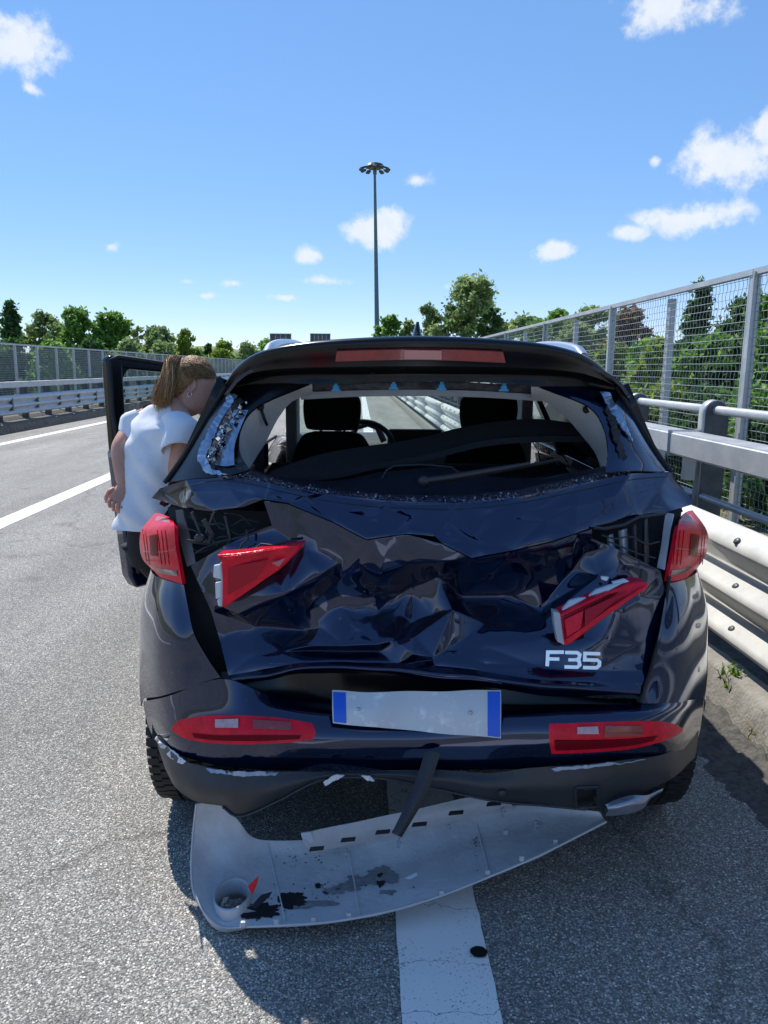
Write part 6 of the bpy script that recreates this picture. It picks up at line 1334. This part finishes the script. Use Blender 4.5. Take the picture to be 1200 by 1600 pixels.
    for i in range(220):  # combed strands lying on the skull, running back to the tie
        th = g.uniform(-1.9, 1.9); ph0 = g.uniform(.35, 1.0)
        pth = []
        for q in range(9):
            t = q/8; el = (1-t)*(.62-.55*abs(th)/1.9)+t*.95; az = th*(1-t)+(math.pi*math.copysign(1, th) if th else 0)*t*.92
            ce, se = math.cos(el), math.sin(el); k = 1.0+.010*g.random()
            pth.append(hp(-.009+.109*k*ce*math.cos(az), .0865*k*ce*math.sin(az), .005+.133*k*se))
        lst.append(tube_vf(pth, .0016, 3, cap=False))
    v, f = merge(lst); build('strands', v, f, M['hair'], hair)
    v, f = tube_vf([tie+Vector((.02*math.cos(t), .006*math.sin(t)-.004, .02*math.sin(t))) for t in np.linspace(0, 6.283, 15)], .007, 6, cap=False); build('hair_tie', v, f, M['black'], hair)
    # ---- T-shirt
    ax = (shr-shl); ax.z = 0; ax.normalize(); ay = Vector((-ax.y, ax.x, 0))
    a2 = Vector((.92, -.38, 0)).normalized(); b2 = Vector((.38, .92, 0)).normalized()
    sm = (shl+shr)/2
    R_ = [(P(234, 822, 3.36), a2*.135, b2*.122), (P(235, 795, 3.36), a2*.137, b2*.122), (P(238, 760, 3.37), a2*.136, b2*.120), (P(244, 725, 3.38), a2*.145, b2*.122), (P(249, 695, 3.39), a2*.152, b2*.118), (P(252, 672, 3.40), ax*.165, ay*.112), (sm+Vector((.0, .01, -.005)), ax*.178, ay*.10),
          (sm+Vector((.01, .02, .030)), ax*.150, ay*.085), (sm.lerp(nb, .7)+Vector((0, .005, .022)), ax*.098, ay*.072), (nb+Vector((0, .0, .006)), ax*.066, ay*.066), (nb+Vector((.006, .0, .020)), ax*.060, ay*.061)]
    v, f = loft_vf(smooth_rings(R_, 6), 64, cap=False)
    def wr(p):
        q = p-b; z = p.z
        dg = q.x*.75+z*.65      # folds run down from the shoulder towards the hem
        fold = .028*noise.noise(Vector((dg*12, q.y*9, z*3.0)))+.012*noise.noise(Vector((dg*30, q.y*20, z*7)))
        lo = max(0, min(1, (1.42-z)/.35)); return p+Vector((q.x, q.y, 0)).normalized()*fold*(.25+lo)
    v = [wr(Vector(p)) for p in v]
    body_v, body_f = v, f
    def sleeve(a, m_, e, r0, r1, r2):
        a, m_, e = Vector(a), Vector(m_), Vector(e); t = (e-a).normalized(); n_ = t.cross(Vector((0, 1, 0))).normalized(); k = n_.cross(t).normalized()
        vv, ff = loft_vf(smooth_rings([(a, n_*r0, k*r0), (m_, n_*r1, k*r1), (e, n_*r2, k*r2), (e-t*.012, n_*(r2-.010), k*(r2-.010))], 6), 28, cap=False)
        return [p+Vector((.006*noise.noise(p*18), .006*noise.noise(p*18+Vector((4, 0, 0))), 0)) for p in vv], ff
    s1 = sleeve(shr-ax*.065+Vector((0, 0, .018)), shr.lerp(el_r, .18)+Vector((0, 0, .004)), P(279, 702, 3.26), .058, .076, .074)
    s2 = sleeve(shl+ax*.065+Vector((0, 0, .016)), shl.lerp(el_l, .22)+Vector((0, 0, .004)), P(204, 683, 3.44), .055, .062, .058)
    v, f = merge([(body_v, body_f), s1, s2]); tsh = build('t_shirt', v, f, M['shirt'], root, solid=.004)
    # ---- trousers
    leg = lambda h_, k_, a_, s: loft_vf(smooth_rings([(h_, rt*.105, fwd*.12), (h_.lerp(k_, .5), rt*.085, fwd*.095), (k_, rt*.068, fwd*.072), (k_.lerp(a_, .5), rt*.064, fwd*.068), (a_+Vector((0, 0, .02)), rt*.058, fwd*.064)], 4), 24)
    hp_r = loft_vf([(hip+Vector((0, 0, .08)), a2*.125, b2*.11), (hip, a2*.13, b2*.115), (hip+Vector((0, 0, -.10)), a2*.14, b2*.12), (hip+Vector((0, 0, -.16)), a2*.13, b2*.11)], 28)
    v, f = merge([hp_r, leg(hip+rt*-.075+Vector((0, 0, -.08)), kn_l, an_l, 0), leg(hip+rt*.075+Vector((0, 0, -.08)), kn_r, an_r, 0)]); build('trousers', v, f, M['trousers'], root)
    for a_ in (an_l, an_r):
        v, f = loft_vf([(a_-fwd*.06+Vector((0, 0, -.045)), rt*.036, Vector((0, 0, .045))), (a_+Vector((0, 0, -.04)), rt*.04, Vector((0, 0, .05))), (a_+fwd*.10+Vector((0, 0, -.058)), rt*.045, Vector((0, 0, .032))), (a_+fwd*.19+Vector((0, 0, -.066)), rt*.032, Vector((0, 0, .022)))], 16); build('shoe', v, f, M['black'], root)
    # ---- hands with slightly curled fingers
    def hand(w0, w1, k):
        hl = []; d = (w1-w0).normalized(); sd = d.cross(Vector((.2, -1, .1))).normalized(); nrm = sd.cross(d).normalized(); w1 = w0+d*.062
        hl.append(loft_vf(smooth_rings([(w0-d*.02, sd*.024, nrm*.020), (w0.lerp(w1, .5), sd*.036, nrm*.017), (w1, sd*.040, nrm*.015), (w1+d*.010, sd*.034, nrm*.010)], 4), 18))
        for o_, L in ((-.030, .060), (-.010, .072), (.010, .070), (.029, .056)):
            r0 = w1+sd*o_; p1 = r0+d*L*.42+nrm*.006; p2 = p1+(d*.55-nrm*.75+Vector((.25, .1, 0))*k).normalized()*L*.36; p3 = p2+(-nrm*.9-d*.1+Vector((.5, .1, 0))*k).normalized()*L*.28
            hl.append(tube_vf([r0-d*.01, r0, r0.lerp(p1, .5), p1, p2, p3], [.0085, .009, .0085, .0085, .0075, .006], 8))
        t0 = w0.lerp(w1, .25)+sd*.030*k; hl.append(tube_vf([t0, t0+sd*.018*k+d*.02-nrm*.008, t0+sd*.022*k+d*.045-nrm*.02, t0+sd*.012*k+d*.062-nrm*.03], [.011, .0105, .009, .007], 8))
        v, f = merge(hl); build('hand', v, f, M['skin'], root)
    hand(wr_l, P(186, 777, 3.275), 1); hand(wr_r, wr_r+(wr_r-el_r).normalized()*.06, -1)
make_person()
